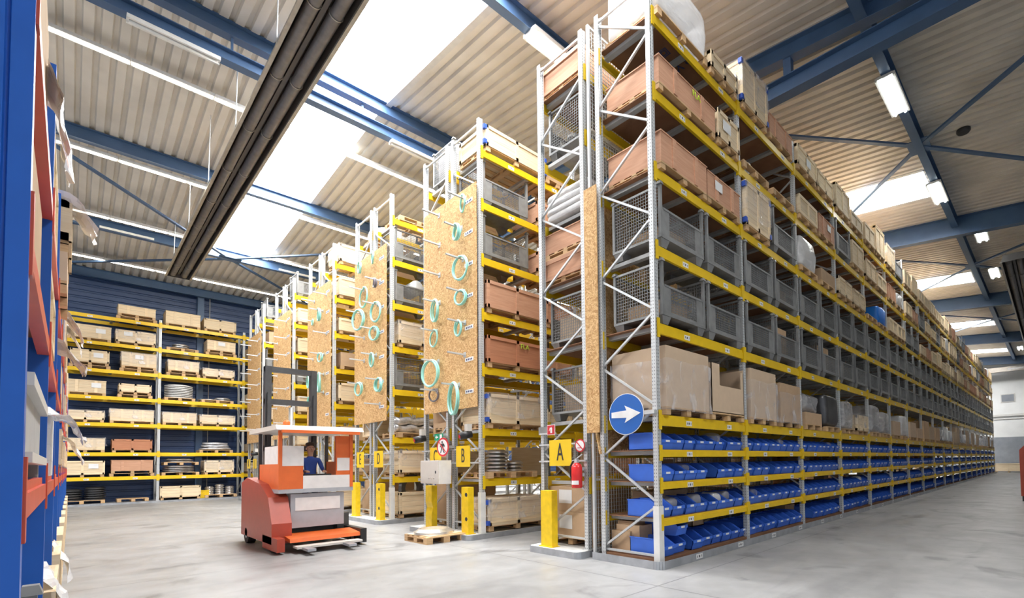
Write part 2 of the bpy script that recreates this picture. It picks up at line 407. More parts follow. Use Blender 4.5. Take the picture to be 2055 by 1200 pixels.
def skylights():
    for i, (xa, xb, ys) in enumerate([(*s, (SKY_Y0, YR, SKY_Y1)) for s in SKY] + [(*SKY[1], (-8.0, -3.6))]):  # last entry: unseen skylight added to brighten the bin rack's near bays
        fr = MB(); pn = MB(); bars = MB(); up = 0.30; rise = 0.42; n = 10
        for ya, yb in zip(ys, ys[1:]):
            for x in (xa, xb):
                fr.face([(x, ya, zroof(ya) - 0.08), (x, yb, zroof(yb) - 0.08), (x, yb, zroof(yb) + up), (x, ya, zroof(ya) + up)])
                s = 1 if x == xb else -1          # flashing strip beside the opening, on the ribs' underside
                fr.hexa([(x, ya, zroof(ya) - 0.1), (x + s*0.16, ya, zroof(ya) - 0.1), (x + s*0.16, yb, zroof(yb) - 0.1), (x, yb, zroof(yb) - 0.1),
                         (x, ya, zroof(ya) - 0.08), (x + s*0.16, ya, zroof(ya) - 0.08), (x + s*0.16, yb, zroof(yb) - 0.08), (x, yb, zroof(yb) - 0.08)])
            for k in range(n):
                p = []
                for kk in (k, k + 1):
                    t = PI*kk/n; p.append(((xa + xb)/2 - (xb - xa)/2*math.cos(t), up + rise*math.sin(t)))
                pn.face([(p[0][0], ya, zroof(ya) + p[0][1]), (p[1][0], ya, zroof(ya) + p[1][1]), (p[1][0], yb, zroof(yb) + p[1][1]), (p[0][0], yb, zroof(yb) + p[0][1])])
        for y in (ys[0], ys[-1]):
            fr.face([(xa, y, zroof(y) - 0.08), (xb, y, zroof(y) - 0.08)] + [((xa + xb)/2 + (xb - xa)/2*math.cos(PI*k/n), y, zroof(y) + up + rise*math.sin(PI*k/n)) for k in range(n + 1)])
        y = ys[0] + 1.3
        while y < ys[-1]:
            bars.tube([((xa + xb)/2 - (xb - xa)/2*0.985*math.cos(PI*k/12), y, zroof(y) + up + rise*0.97*math.sin(PI*k/12)) for k in range(13)], 0.016, 5)
            y += 1.32
        w = struct('window_%d' % (i + 2), fr, 'flashing'); struct('glazing', pn, 'skylight_pane', w); struct('glazing_bar_frame', bars, 'grey_steel', w)  # the two added unseen skylights are numbered with the visible ones
skylights()

def ibeam(b, p, q, h, w, t=0.02):
    p, q = Vector(p), Vector(q); up = Vector((0, 0, 1))
    b.bar(p + up*(h/2 - t/2), q + up*(h/2 - t/2), w, t); b.bar(p - up*(h/2 - t/2), q - up*(h/2 - t/2), w, t); b.bar(p, q, t*0.7, h - 2*t)
def steelwork():
    n = 0
    def add(b, parent=None):
        nonlocal n; n += 1; return struct('trim_%d' % n, b, 'beam_blue')
    for y in (2.75, 8.6, 21.35, 27.6, 33.3):          # purlins along the racks
        b = MB(); z = zroof(y) - 0.09 - 0.2; ibeam(b, (-14, y, z), (XWALL, y, z), 0.40, 0.22); add(b)
    b = MB(); ibeam(b, (-14, 14.45, 12.36), (XWALL, 14.45, 12.36), 0.36, 0.26); ibeam(b, (-14, 14.45, 11.66), (XWALL, 14.45, 11.66), 0.30, 0.26)
    for k in range(26): b.box(-13 + 3.1*k, 14.42, 11.8, -12.95 + 3.1*k, 14.47, 12.2)
    add(b)
    b = MB(); x = 11.65                               # first girder: two chords with posts
    for ya, yb in ((-14, YR), (YR, 33.4)): ibeam(b, (x, ya, zroof(ya) - 0.29), (x, yb, zroof(yb) - 0.29), 0.42, 0.28)
    ibeam(b, (x, -14, 10.62), (x, 33.4, 10.62), 0.42, 0.30)
    for k in range(14): y = -12.1 + 3.3*k; b.box(x - 0.09, y - 0.09, 10.83, x + 0.09, y + 0.09, zroof(y) - 0.48)
    add(b)
    for x in (24.83, 38.0, 50.95, 63.6):
        b = MB()
        for ya, yb in ((-14, YR), (YR, 33.4)): ibeam(b, (x, ya, zroof(ya) - 0.48), (x, yb, zroof(yb) - 0.48), 0.78, 0.32)
        add(b)
    for sx, sy, arms in ((4.84, 27.6, ((-1.4, 21.4), (11.6, 33.4), (11.2, 21.4), (-1.4, 33.2))), (17.6, 2.75, ((11.8, 8.5), (24.6, 8.5), (11.8, -3.2), (24.6, -3.2))),
                         (30.6, 2.75, ((24.9, 8.5), (37.8, 8.5), (24.9, -3.2), (37.8, -3.2))), (43.7, 2.75, ((38.1, 8.5), (50.8, 8.5), (38.1, -3.2), (50.8, -3.2)))):
        b = MB(); z0 = zroof(sy) - 0.44
        b.box(sx - 0.42, sy - 0.28, z0 - 0.02, sx + 0.42, sy + 0.28, z0)
        for ax, ay in arms: b.bar((sx, sy, z0), (ax, ay, zroof(ay) - 0.40), 0.13, 0.06)
        add(b)
    # column and eaves beam on the rear wall
    b = MB(); b.box(4.5, YWALL - 0.28, 0, 4.78, YWALL - 0.02, 11.05); add(b)
    b = MB(); b.tube([(5.05, YWALL - 0.1, 11.1), (5.02, YWALL - 0.1, 0.3)], 0.02, 6); struct('trim_pipe', b, 'flashing')
steelwork()
def walls():
    b = MB(); prof = []; z = 0.0; top = zroof(YWALL) + 0.2
    while z < top:
        for dz, dy in ((0, 0), (0.03, -0.03), (0.22, -0.03), (0.25, 0)): prof.append((min(z + dz, top), dy))
        z += 0.31
    for (za, da), (zb, db) in zip(prof, prof[1:]):
        b.face([(-14, YWALL + da, za), (XWALL, YWALL + da, za), (XWALL, YWALL + db, zb), (-14, YWALL + db, zb)])
    struct('wall_back', b, 'wall_blue')
    b = MB()
    for z0, z1, mi in ((0, 3.6, 1), (3.6, 5.7, 0), (5.7, 13.5, 0)): b.face([(XWALL, -14, z0), (XWALL, YWALL, z0), (XWALL, YWALL, z1), (XWALL, -14, z1)], mi)
    struct('wall_right', b, ['wall_white', 'wall_grey'])
    b = MB()
    for z0, z1, mi in ((0, 3.6, 1), (3.6, 11.2, 0)): b.face([(6, -11.5, z0), (XWALL, -11.5, z0), (XWALL, -11.5, z1), (6, -11.5, z1)], mi)
    struct('wall_front', b, ['wall_white', 'wall_grey'])  # unseen wall, added to block sky light from the right-hand roof
    b = MB(); b.box(XWALL - 0.06, 2.95, 7.2, XWALL, 4.1, 8.05); fr = struct('window_1', b, 'flashing')
    b = MB(); b.box(XWALL - 0.09, 3.03, 7.28, XWALL - 0.061, 4.02, 7.97); struct('shutter_pane', b, 'wall_grey', fr)
    b = MB(); b.box(XWALL - 0.18, -14, 5.75, XWALL, YWALL, 5.95); b.box(XWALL - 0.1, -14, 5.45, XWALL, YWALL, 5.5); struct('trim_rail', b, 'flashing')
    b = MB(); b.box(64.0, -14, 10.15, 64.4, 14, 10.6); b.box(63.985, 2.1, 10.3, 63.999, 3.1, 10.45, 1); b.face([(63.985, 3.1, 10.24), (63.985, 3.4, 10.375), (63.985, 3.1, 10.5)], 1)
    b.box(63.985, 1.5, 10.25, 63.999, 1.9, 10.5, 2); struct('trim_crane_rail', b, ['heater_rail', 'sign_white', 'truck_orange'])
walls()

# ------------------------------------------------------------------ heaters and lamps
def heater(loc, rz, ln, label, chains):
    t = thing('radiant_heater', label, 'heater', loc, rz)     # local: length along +y
    b = MB(); w = 0.41
    b.face([(-w, 0, 0), (-w + 0.07, 0, 0.30), (-w + 0.07, ln, 0.30), (-w, ln, 0)]); b.face([(w, 0, 0), (w - 0.07, 0, 0.30), (w - 0.07, ln, 0.30), (w, ln, 0)])
    b.face([(-w + 0.07, 0, 0.30), (w - 0.07, 0, 0.30), (w - 0.07, ln, 0.30), (-w + 0.07, ln, 0.30)])
    b.face([(-w, ln, 0), (w, ln, 0), (w - 0.07, ln, 0.3), (-w + 0.07, ln, 0.3)]); b.face([(-w, 0, 0), (w, 0, 0), (w - 0.07, 0, 0.3), (-w + 0.07, 0, 0.3)])
    b.box(-0.04, 0.05, 0.14, 0.04, ln - 0.05, 0.29)
    build('reflector_hood', b, 'heater_dark', t)
    for s in (-1, 1):
        b = MB(); b.box(s*w - 0.035, 0, -0.02, s*w + 0.035, ln, 0.03); build('edge_rail', b, 'heater_rail', t)
        b = MB(); p = [(s*0.19, 0.1 + (ln - 0.2)*k/40, 0.12) for k in range(41)]; b.tube(p, 0.115, 12)
        tu = build('burner_tube', b, 'heater_tube', t, smooth=True)
        for k in range(int(ln/2.4)):
            b = MB(); b.tube([(s*0.19 + 0.123*math.cos(2*PI*j/14), 1.2 + 2.4*k, 0.12 + 0.123*math.sin(2*PI*j/14)) for j in range(14)], 0.012, 5, closed=True); build('tube_clamp', b, 'heater_rail', tu)
    for (y, h) in chains:
        for s in (-1, 1):
            b = MB(); b.tube([(s*w, y, 0.02), (s*w*0.9, y, h)], 0.013, 5); build('hanging_chain', b, 'galvanised', t)
    return t
heater((3.07, 6.0, 10.0), 0, 21.9, 'long dark radiant heater hung on chains below the roof, beside the big skylight', [(1.5 + 3.6*k, zroof(7.5 + 3.6*k) - 10.08) for k in range(6)])
heater((47.5, 1.05, 9.9), PI/2, 20.5, 'black radiant heater trough over the wide aisle near the white end wall', [(1.5 + 4*k, zroof(1.05) - 9.98) for k in range(5)])

def batten(loc, label, ln=1.70, lit='tube_lit', twin=False, group=None):
    t = thing('fluorescent_lamp', label, 'ceiling light', loc, 0, group)
    w = 0.17 if twin else 0.065
    ob('lamp_housing', cm(('lh', ln, twin), lambda b: (b.box(-ln/2, -w, 0.05, ln/2, w, 0.12), b.box(-ln/2, -w - 0.05, 0.02, ln/2, -w, 0.11), b.box(-ln/2, w, 0.02, ln/2, w + 0.05, 0.11)), 'lamp_housing', 'lamp_body'), t)
    for s in ((-0.115, 0.115) if twin else (0,)):
        ob('fluorescent_tube', cm(('ft', ln), lambda b: b.tube([(-ln/2 + 0.04, 0, 0.02), (ln/2 - 0.04, 0, 0.02)], 0.042, 8), 'fluorescent_tube', 'tube_lit', True) if lit == 'tube_lit'
           else cm(('ft', ln, lit), lambda b: b.tube([(-ln/2 + 0.04, 0, 0.02), (ln/2 - 0.04, 0, 0.02)], 0.035, 8), 'fluorescent_tube', lit, True), t, (0, s, 0))
    return t
for r, (y, dz) in enumerate(((17.03, 0.36), (21.75, 0.52), (26.6, 0.36), (31.1, 0.36))):
    for k in range(7):
        batten((0.01 + 1.72*k, y, zroof(y) - dz - 0.05), 'lit fluorescent batten, %s along the %s lamp row counted from the ridge' % (ORD[k], ORD[r]), group='lit lamp rows')
for x, y, z, lab in ((1.46, 14.3, 11.3, 'unlit fluorescent batten under the ridge truss beside the hanging heater'), (7.2, 14.3, 11.3, 'unlit fluorescent batten under the ridge truss above rack C'),
                     (1.42, 27.6, 11.25, 'unlit fluorescent batten under the purlin close to the blue wall'), (7.6, 27.6, 11.25, 'unlit fluorescent batten under the purlin above the sixth rack row')):
    batten((x, y, z), lab, 1.62, 'tube_off')
batten((7.9, 8.55, zroof(8.55) - 0.58), 'bright twin fluorescent lamp by the roof purlin above rack A', 1.7, 'tube_cool', True)
for x, y, w in ((14.45, 2.78, 'over the first bays of the wide aisle'), (20.95, 2.78, 'beside the skylight end over the wide aisle'), (26.0, 2.0, 'behind the second roof girder over the wide aisle'),
                (32.0, 2.0, 'below the second aisle skylight end over the wide aisle'), (44.0, 1.2, 'beyond the third girder over the wide aisle'), (56.0, 2.0, 'close to the white end wall over the wide aisle')):
    batten((x, y, zroof(y) - 0.62), 'bright twin fluorescent lamp ' + w, 1.75, 'tube_cool', True)

b = MB(); b.lathe([(0, 0), (0.15, 0), (0.18, 0.04), (0.18, 0.10), (0, 0.10)], 20); tag(build('roof_speaker', b, 'black_plastic', None, (18.1, 1.7, zroof(1.7) - 0.19)), 'round black fitting under the roof beside a crossing brace', 'fitting')
SC.render.use_persistent_data = False
# ------------------------------------------------------------------ pallet racks
POST_POLY = [(0, 0), (0.035, 0), (0.04, 0.012), (0.06, 0.012), (0.065, 0), (0.10, 0), (0.10, 0.085), (0.088, 0.085), (0.088, 0.045), (0.075, 0.032), (0.025, 0.032), (0.012, 0.045), (0.012, 0.085), (0, 0.085)]
def post_mesh(h, key, mat):
    def fn(b):
        b.prism(POST_POLY, 'z', 0, h); b.box(-0.03, -0.02, 0, 0.13, 0.12, 0.008)
    return cm(('post', h, key), fn, 'upright_post', mat)
def beam_mesh(ln, h, mat='yellow_paint'):
    def fn(b):
        b.box(0, 0.0, -h, ln, 0.045, -h*0.28); b.box(0, 0.018, -h*0.28, ln, 0.045, 0)       # stepped box beam
        for s in (0, 1):
            x = -0.052 if s == 0 else ln - 0.005
            b.box(x, -0.012, -h - 0.06, x + 0.057, 0.012, 0.07)
            xx = 0 if s == 0 else ln - 0.012
            b.box(xx, 0, -h - 0.06, xx + 0.012, 0.05, 0.05)
    return cm(('beam', round(ln, 3), h, mat), fn, 'load_beam', mat)
def lab_mesh(w):
    def fn(b):
        b.box(-w/2, -0.003, -0.04, w/2, 0.0, 0.04)
        for x, ww in ((-0.33, 0.07), (-0.07, 0.07), (0.03, 0.07), (0.33, 0.05)): b.box((x - ww/2)*w, -0.005, -0.018, (x + ww/2)*w, -0.003, 0.018, 1)
    return cm(('lab', w), fn, 'location_label', ['paper', 'ink'])
def brace_mesh(depth, h, s0):
    def fn(b):
        y0, y1 = 0.05, depth - 0.05; z = 0.18
        b.bar((0.05, y0, z), (0.05, y1, z), 0.035, 0.035, upv=(1, 0, 0)); side = s0; z = 0.24
        while z + 0.78 < h - 0.12:
            a, c = (y0, y1) if side else (y1, y0)
            b.bar((0.05, a, z), (0.05, c, z + 0.72), 0.034, 0.034, upv=(1, 0, 0)); z += 0.76; side = not side
        b.bar((0.05, y0, h - 0.1), (0.05, y1, h - 0.1), 0.035, 0.035, upv=(1, 0, 0))
    return cm(('brace', round(depth, 3), h, s0), fn, 'brace_lattice', 'galvanised')
def deck_mesh(ln, depth, ply):
    def fn(b):
        for x in (0.12, ln*0.3, ln*0.5, ln*0.7, ln - 0.22) if not ply else (0.1, ln*0.36, ln*0.64, ln - 0.2): b.box(x, 0.05, -0.075, x + 0.1, depth - 0.05, -0.012, 1)
        if ply: b.box(0.0, 0.05, -0.012, ln, depth - 0.05, 0.004, 0)
    return cm(('deck', round(ln, 3), round(depth, 3), ply), fn, 'shelf_deck', ['deck_ply', 'shelf_bar'])
def bar_mesh(depth): return cm(('cbar', round(depth, 3)), lambda b: b.box(0, 0.05, -0.075, 0.1, depth - 0.05, -0.012), 'cross_bar', 'shelf_bar')
def sheet_mesh(ln, depth): return cm(('dsheet', round(ln, 3), round(depth, 3)), lambda b: b.box(0, 0.05, -0.012, ln, depth - 0.05, 0.004), 'deck_sheet', 'deck_ply')
def merged(items, name, mats, parent):
    """items: (mesh, location) copied into one mesh"""
    b = MB()
    for me, loc in items:
        n = len(b.v); b.v += [(v.co.x + loc[0], v.co.y + loc[1], v.co.z + loc[2]) for v in me.vertices]
        for p in me.polygons: b.f.append(tuple(n + i for i in p.vertices)); b.m.append(p.material_index)
    o = build(name, b, mats, parent); o['kind'] = 'stuff'; return o
def rack(label, xs, y0, y1, levels, h=9.5, face=-1, base=0.0, guard_h=0.0, deckfn=None, labels=True, cap=96, mats=('post_steel', 'yellow_paint'), floor_deck=None, beamh=lambda i: 0.165, flip=0):
    """posts at xs; the aisle face is y0 for face -1, y1 for face +1"""
    t = thing('pallet_rack', label, 'rack', (xs[0], y0, base)); D = y1 - y0; X0 = xs[0]; h -= base; levels = [z - base for z in levels]
    pm = post_mesh(h, mats[0], mats[0])
    for x in xs:
        ob('upright_post', pm, t, (x - X0, 0, 0))
        o = ob('upright_post', pm, t, (x - X0 + 0.1, D, 0), PI)
        ob('brace_lattice', brace_mesh(D, h, flip), t, (x - X0, 0, 0))
    if guard_h:
        gy = -0.012 if face < 0 else D - 0.10
        g = MB(); g.box(-0.012, gy, 0.01, 0.112, gy + 0.112, guard_h); build('corner_guard', g, 'lamp_body', t)
    fronts = []; backs = []; decks = []
    for i in range(len(xs) - 1):
        ln = xs[i + 1] - xs[i] - 0.1
        for k, z in enumerate(levels):
            bh = beamh(k); me = beam_mesh(ln, bh, mats[1])
            fronts.append((i, k, me, (xs[i] - X0 + 0.1, -0.008, z))); backs.append((i, k, me, (xs[i] - X0 + 0.1 + ln, D + 0.008, z)))
            ply = deckfn(i, k) if deckfn else False
            if i < 2:
                for fx in ((0.1, ln*0.36, ln*0.64, ln - 0.2) if ply else (0.12, ln/2 - 0.05, ln - 0.22)): ob('cross_bar', bar_mesh(D), t, (xs[i] - X0 + 0.1 + fx, 0, z))
                if ply:
                    sh = ob('deck_sheet', sheet_mesh(ln, D), t, (xs[i] - X0 + 0.1, 0, z))
                    if guard_h > 0.92 and i == 0 and k == 0:      # stencil on the underside of the first top board
                        flat_text('e Wun', 0.23, sh, (1.24, 0.40, -0.0165), 'down', 'ink_blue', 'stencil_lettering', roll=-PI/2)
                        g = MB()
                        for q in (0.09, 0.055):
                            for a, b_, c, d in ((-q, -q, q, -q + 0.02), (-q, q - 0.02, q, q), (-q, -q, -q + 0.02, q), (q - 0.02, -q, q, q)): g.box(0.78 + a, 0.34 + b_, -0.0155, 0.78 + c, 0.34 + d, -0.0122)
                        build('stencil_marking', g, 'ink_blue', sh)
            else: decks.append((deck_mesh(ln, D, ply), (xs[i] - X0 + 0.1, 0, z)))
    if face < 0:
        lead, rear, rzl, rzr = fronts, backs, 0, PI
    else: lead, rear, rzl, rzr = backs, fronts, PI, 0
    def put(lst, rz, room):
        for (i, k, me, loc) in lst[:room]:
            o = ob('load_beam', me, t, loc, rz)
            if labels and rz == rzl:
                L_ = xs[i + 1] - xs[i] - 0.1
                for fx in (0.28, 0.77): ob('location_label', lab_mesh(0.17), o, (L_*fx, 0.0, -beamh(k)*0.62))
        rest = lst[room:]
        if rest:
            it = []
            for (i, k, me, loc) in rest:
                if rz:
                    me2 = me; ln = xs[i + 1] - xs[i] - 0.1
                    it.append((me2, (loc[0] - ln, loc[1] - 0.045, loc[2])))
                else: it.append((me, loc))
            merged(it, 'load_beam', [mats[1]], t)
    put(lead, rzl, cap); put(rear, rzr, max(0, cap - len(lead)))
    for me, loc in decks[:cap]: ob('shelf_grating', me, t, loc)
    if decks[cap:]: merged(decks[cap:], 'shelf_grating', ['deck_ply', 'shelf_bar'], t)
    if floor_deck: b = MB(); b.box(0.02, 0.02, 0.02, xs[-1] - X0 + 0.08, D - 0.02, 0.135); build('floor_deck', b, 'deck_ply', t)
    return t

def xs_from(n, x0=XE, bay=BAY): return [x0 + bay*i for i in range(n + 1)]
RACKY = {'R': (4.50, 5.70), 'A': (6.02, 7.26), 'B': (9.30, 10.50), 'C': (10.68, 11.86), 'D': (13.78, 14.98), 'E': (15.15, 16.36), 'F': (18.33, 19.53), 'G': (19.75, 20.95),
         'H': (22.92, 24.12), 'I': (24.35, 25.55), 'J': (27.60, 28.80), 'K': (29.05, 30.25)}
NAMES = {'A': 'rack with sign A', 'B': 'rack with sign B', 'C': 'rack with sign C', 'D': 'rack with sign D', 'E': 'rack with sign E', 'F': 'sixth rack row', 'G': 'seventh rack row', 'H': 'eighth rack row',
         'I': 'ninth rack row', 'J': 'tenth rack row', 'K': 'eleventh rack row', 'R': 'long bin rack', 'W': 'rack along blue wall'}
rack('long pallet rack with rows of blue bins on its four lowest shelves', xs_from(NB), 4.50, 5.70, LEV + BINLEV[:3], deckfn=lambda i, k: k >= 6 or (k < 3) or (i*7 + k*3) % 4 == 0,
 floor_deck=True, guard_h=0.95, beamh=lambda k: 0.175 if k < 6 else 0.115)
rack('pallet rack standing back to back with the long bin rack, carrying sign A', xs_from(12), *RACKY['A'], LEVB, face=1, cap=96, base=0.117, deckfn=lambda i, k: k in (0, 3, 4))
for nm, lab in (('B', 'pallet rack carrying sign B, with chipboard and hoses on its end'), ('D', 'pallet rack carrying sign D, standing behind the orange truck'), ('F', 'pallet rack, sixth row counted from sign A'),
                ('H', 'pallet rack, eighth row counted from sign A'), ('J', 'pallet rack, tenth row counted from sign A')):
    rack(lab, xs_from({'B': 8, 'D': 4}.get(nm, 3)), *RACKY[nm], LEVB, flip=1, base=0.117, guard_h=0.9)
for nm, lab in (('C', 'pallet rack carrying sign C behind the grey cabinet'), ('E', 'pallet rack carrying sign E behind the orange truck'), ('G', 'pallet rack, seventh row counted from sign A'),
                ('I', 'pallet rack, ninth row counted from sign A'), ('K', 'pallet rack, last row before the blue wall rack')):
    rack(lab, xs_from(2), *RACKY[nm], LEVB, face=1, base=0.117)
WX = [-0.55, 2.86, 6.28, 9.7]
rack('pallet rack of pale wooden crates along the dark blue wall', WX, 32.18, 33.38, LEVB, h=9.0, base=0.096)

# ------------------------------------------------------------------ things that stand on the shelves
def wires(b, P, U, V, nu, nv, t=0.007):
    """a wire grid on the rectangle P + u U + v V"""
    P, U, V = Vector(P), Vector(U), Vector(V); N = U.cross(V).normalized()
    for i in range(nu + 1):
        a = P + U*i/nu; b.bar(a, a + V, t, t, upv=N)
    for j in range(nv + 1):
        a = P + V*j/nv; b.bar(a, a + U, t, t, upv=N)
GW, GD, GH = 1.30, 1.02, 1.02
def g_base(b, w=GW, d=GD):
    for sx in (-1, 1):
        for sy in (-1, 1):
            cx, cy = sx*(w/2 - 0.13), sy*(d/2 - 0.11)
            b.hexa([(cx - 0.07, cy - 0.07, 0), (cx + 0.07, cy - 0.07, 0), (cx + 0.07, cy + 0.07, 0), (cx - 0.07, cy + 0.07, 0), (cx - 0.12, cy - 0.10, 0.13), (cx + 0.12, cy - 0.10, 0.13), (cx + 0.12, cy + 0.10, 0.13), (cx - 0.12, cy + 0.10, 0.13)])
    b.box(-w/2, -d/2, 0.13, w/2, d/2, 0.17)
def g_flap(b, w=GW, h=0.46, nu=22, nv=9):
    z0 = 0.17; x0, x1 = -w/2 + 0.05, w/2 - 0.05
    b.box(x0, -0.02, z0, x1, 0.02, z0 + 0.035); b.box(x0, -0.02, z0 + h - 0.035, x1, 0.02, z0 + h)
    for x in (x0, x1 - 0.03): b.box(x, -0.02, z0, x + 0.03, 0.02, z0 + h)
    b.box(x0 + 0.03, -0.012, z0 + 0.03, x0 + 0.20, 0.006, z0 + h - 0.03); b.box(x1 - 0.22, -0.012, z0 + 0.03, x1 - 0.03, 0.006, z0 + h - 0.03)
    wires(b, (x0 + 0.2, 0, z0 + 0.03), (x1 - x0 - 0.42, 0, 0), (0, 0, h - 0.06), nu, nv)
def g_post(b):
    b.box(-0.025, -0.025, 0.13, 0.025, 0.025, GH - 0.02); b.hexa([(-0.045, -0.045, GH - 0.03), (0.045, -0.045, GH - 0.03), (0.045, 0.045, GH - 0.03), (-0.045, 0.045, GH - 0.03), (-0.03, -0.03, GH + 0.02), (0.03, -0.03, GH + 0.02), (0.03, 0.03, GH + 0.02), (-0.03, 0.03, GH + 0.02)])
def g_back(b, nu=24, nv=15, w=GW):
    wires(b, (-w/2 + 0.05, 0, 0.17), (w - 0.1, 0, 0), (0, 0, GH - 0.22), nu, nv); b.box(-w/2 + 0.05, -0.015, GH - 0.06, w/2 - 0.05, 0.015, GH - 0.025)
def g_side(b, nu=18, nv=15):
    wires(b, (0, -GD/2 + 0.05, 0.17), (0, GD - 0.1, 0), (0, 0, GH - 0.22), nu, nv); b.box(-0.015, -GD/2 + 0.05, GH - 0.06, 0.015, GD/2 - 0.05, GH - 0.025)
def g_all(b, coarse=True):
    import itertools
    def at(fn, dx, dy, *a):
        t = MB(); fn(t, *a); n = len(b.v); b.v += [(x + dx, y + dy, z) for x, y, z in t.v]; b.f += [tuple(i + n for i in f) for f in t.f]; b.m += t.m
    at(g_base, 0, 0); at(lambda t: g_flap(t, nu=10, nv=5), 0, -GD/2 + 0.02); at(lambda t: g_back(t, 12, 8), 0, GD/2 - 0.02)
    for s in (-1, 1):
        at(lambda t: g_side(t, 8, 8), s*(GW/2 - 0.02), 0)
        for q in (-1, 1): at(g_post, s*(GW/2 - 0.025), q*(GD/2 - 0.025))
def mesh_box(x, y, z, label, full=True, group='wire mesh crates on the racks', rz=0.0, high=False):
    if not full:
        return tag(ob('mesh_crate', cm('gall', g_all, 'mesh_crate', 'grey_steel'), None, (x, y, z), rz), label, 'mesh crate', group)
    t = thing('mesh_crate', label, 'mesh crate', (x, y, z), rz, group)
    ob('steel_base', cm('gb', g_base, 'steel_base', 'grey_steel'), t)
    if high: ob('drop_flap', cm('gfh', lambda b: (g_flap(b, h=0.42), wires(b, (-GW/2 + 0.06, 0, 0.62), (GW - 0.12, 0, 0), (0, 0, 0.32), 26, 6), b.box(-GW/2 + 0.05, -0.02, 0.93, GW/2 - 0.05, 0.02, 0.965)), 'drop_flap', 'grey_steel'), t, (0, -GD/2 + 0.02, 0))
    else: ob('drop_flap', cm('gf', g_flap, 'drop_flap', 'grey_steel'), t, (0, -GD/2 + 0.02, 0))
    ob('mesh_grille', cm('gk', g_back, 'mesh_grille', 'grey_steel'), t, (0, GD/2 - 0.02, 0))
    for s in (-1, 1):
        ob('mesh_grille', cm('gs', g_side, 'mesh_grille', 'grey_steel'), t, (s*(GW/2 - 0.02), 0, 0))
        for q in (-1, 1): ob('corner_post', cm('gp', g_post, 'corner_post', 'grey_steel'), t, (s*(GW/2 - 0.025), q*(GD/2 - 0.025), 0))
    return t

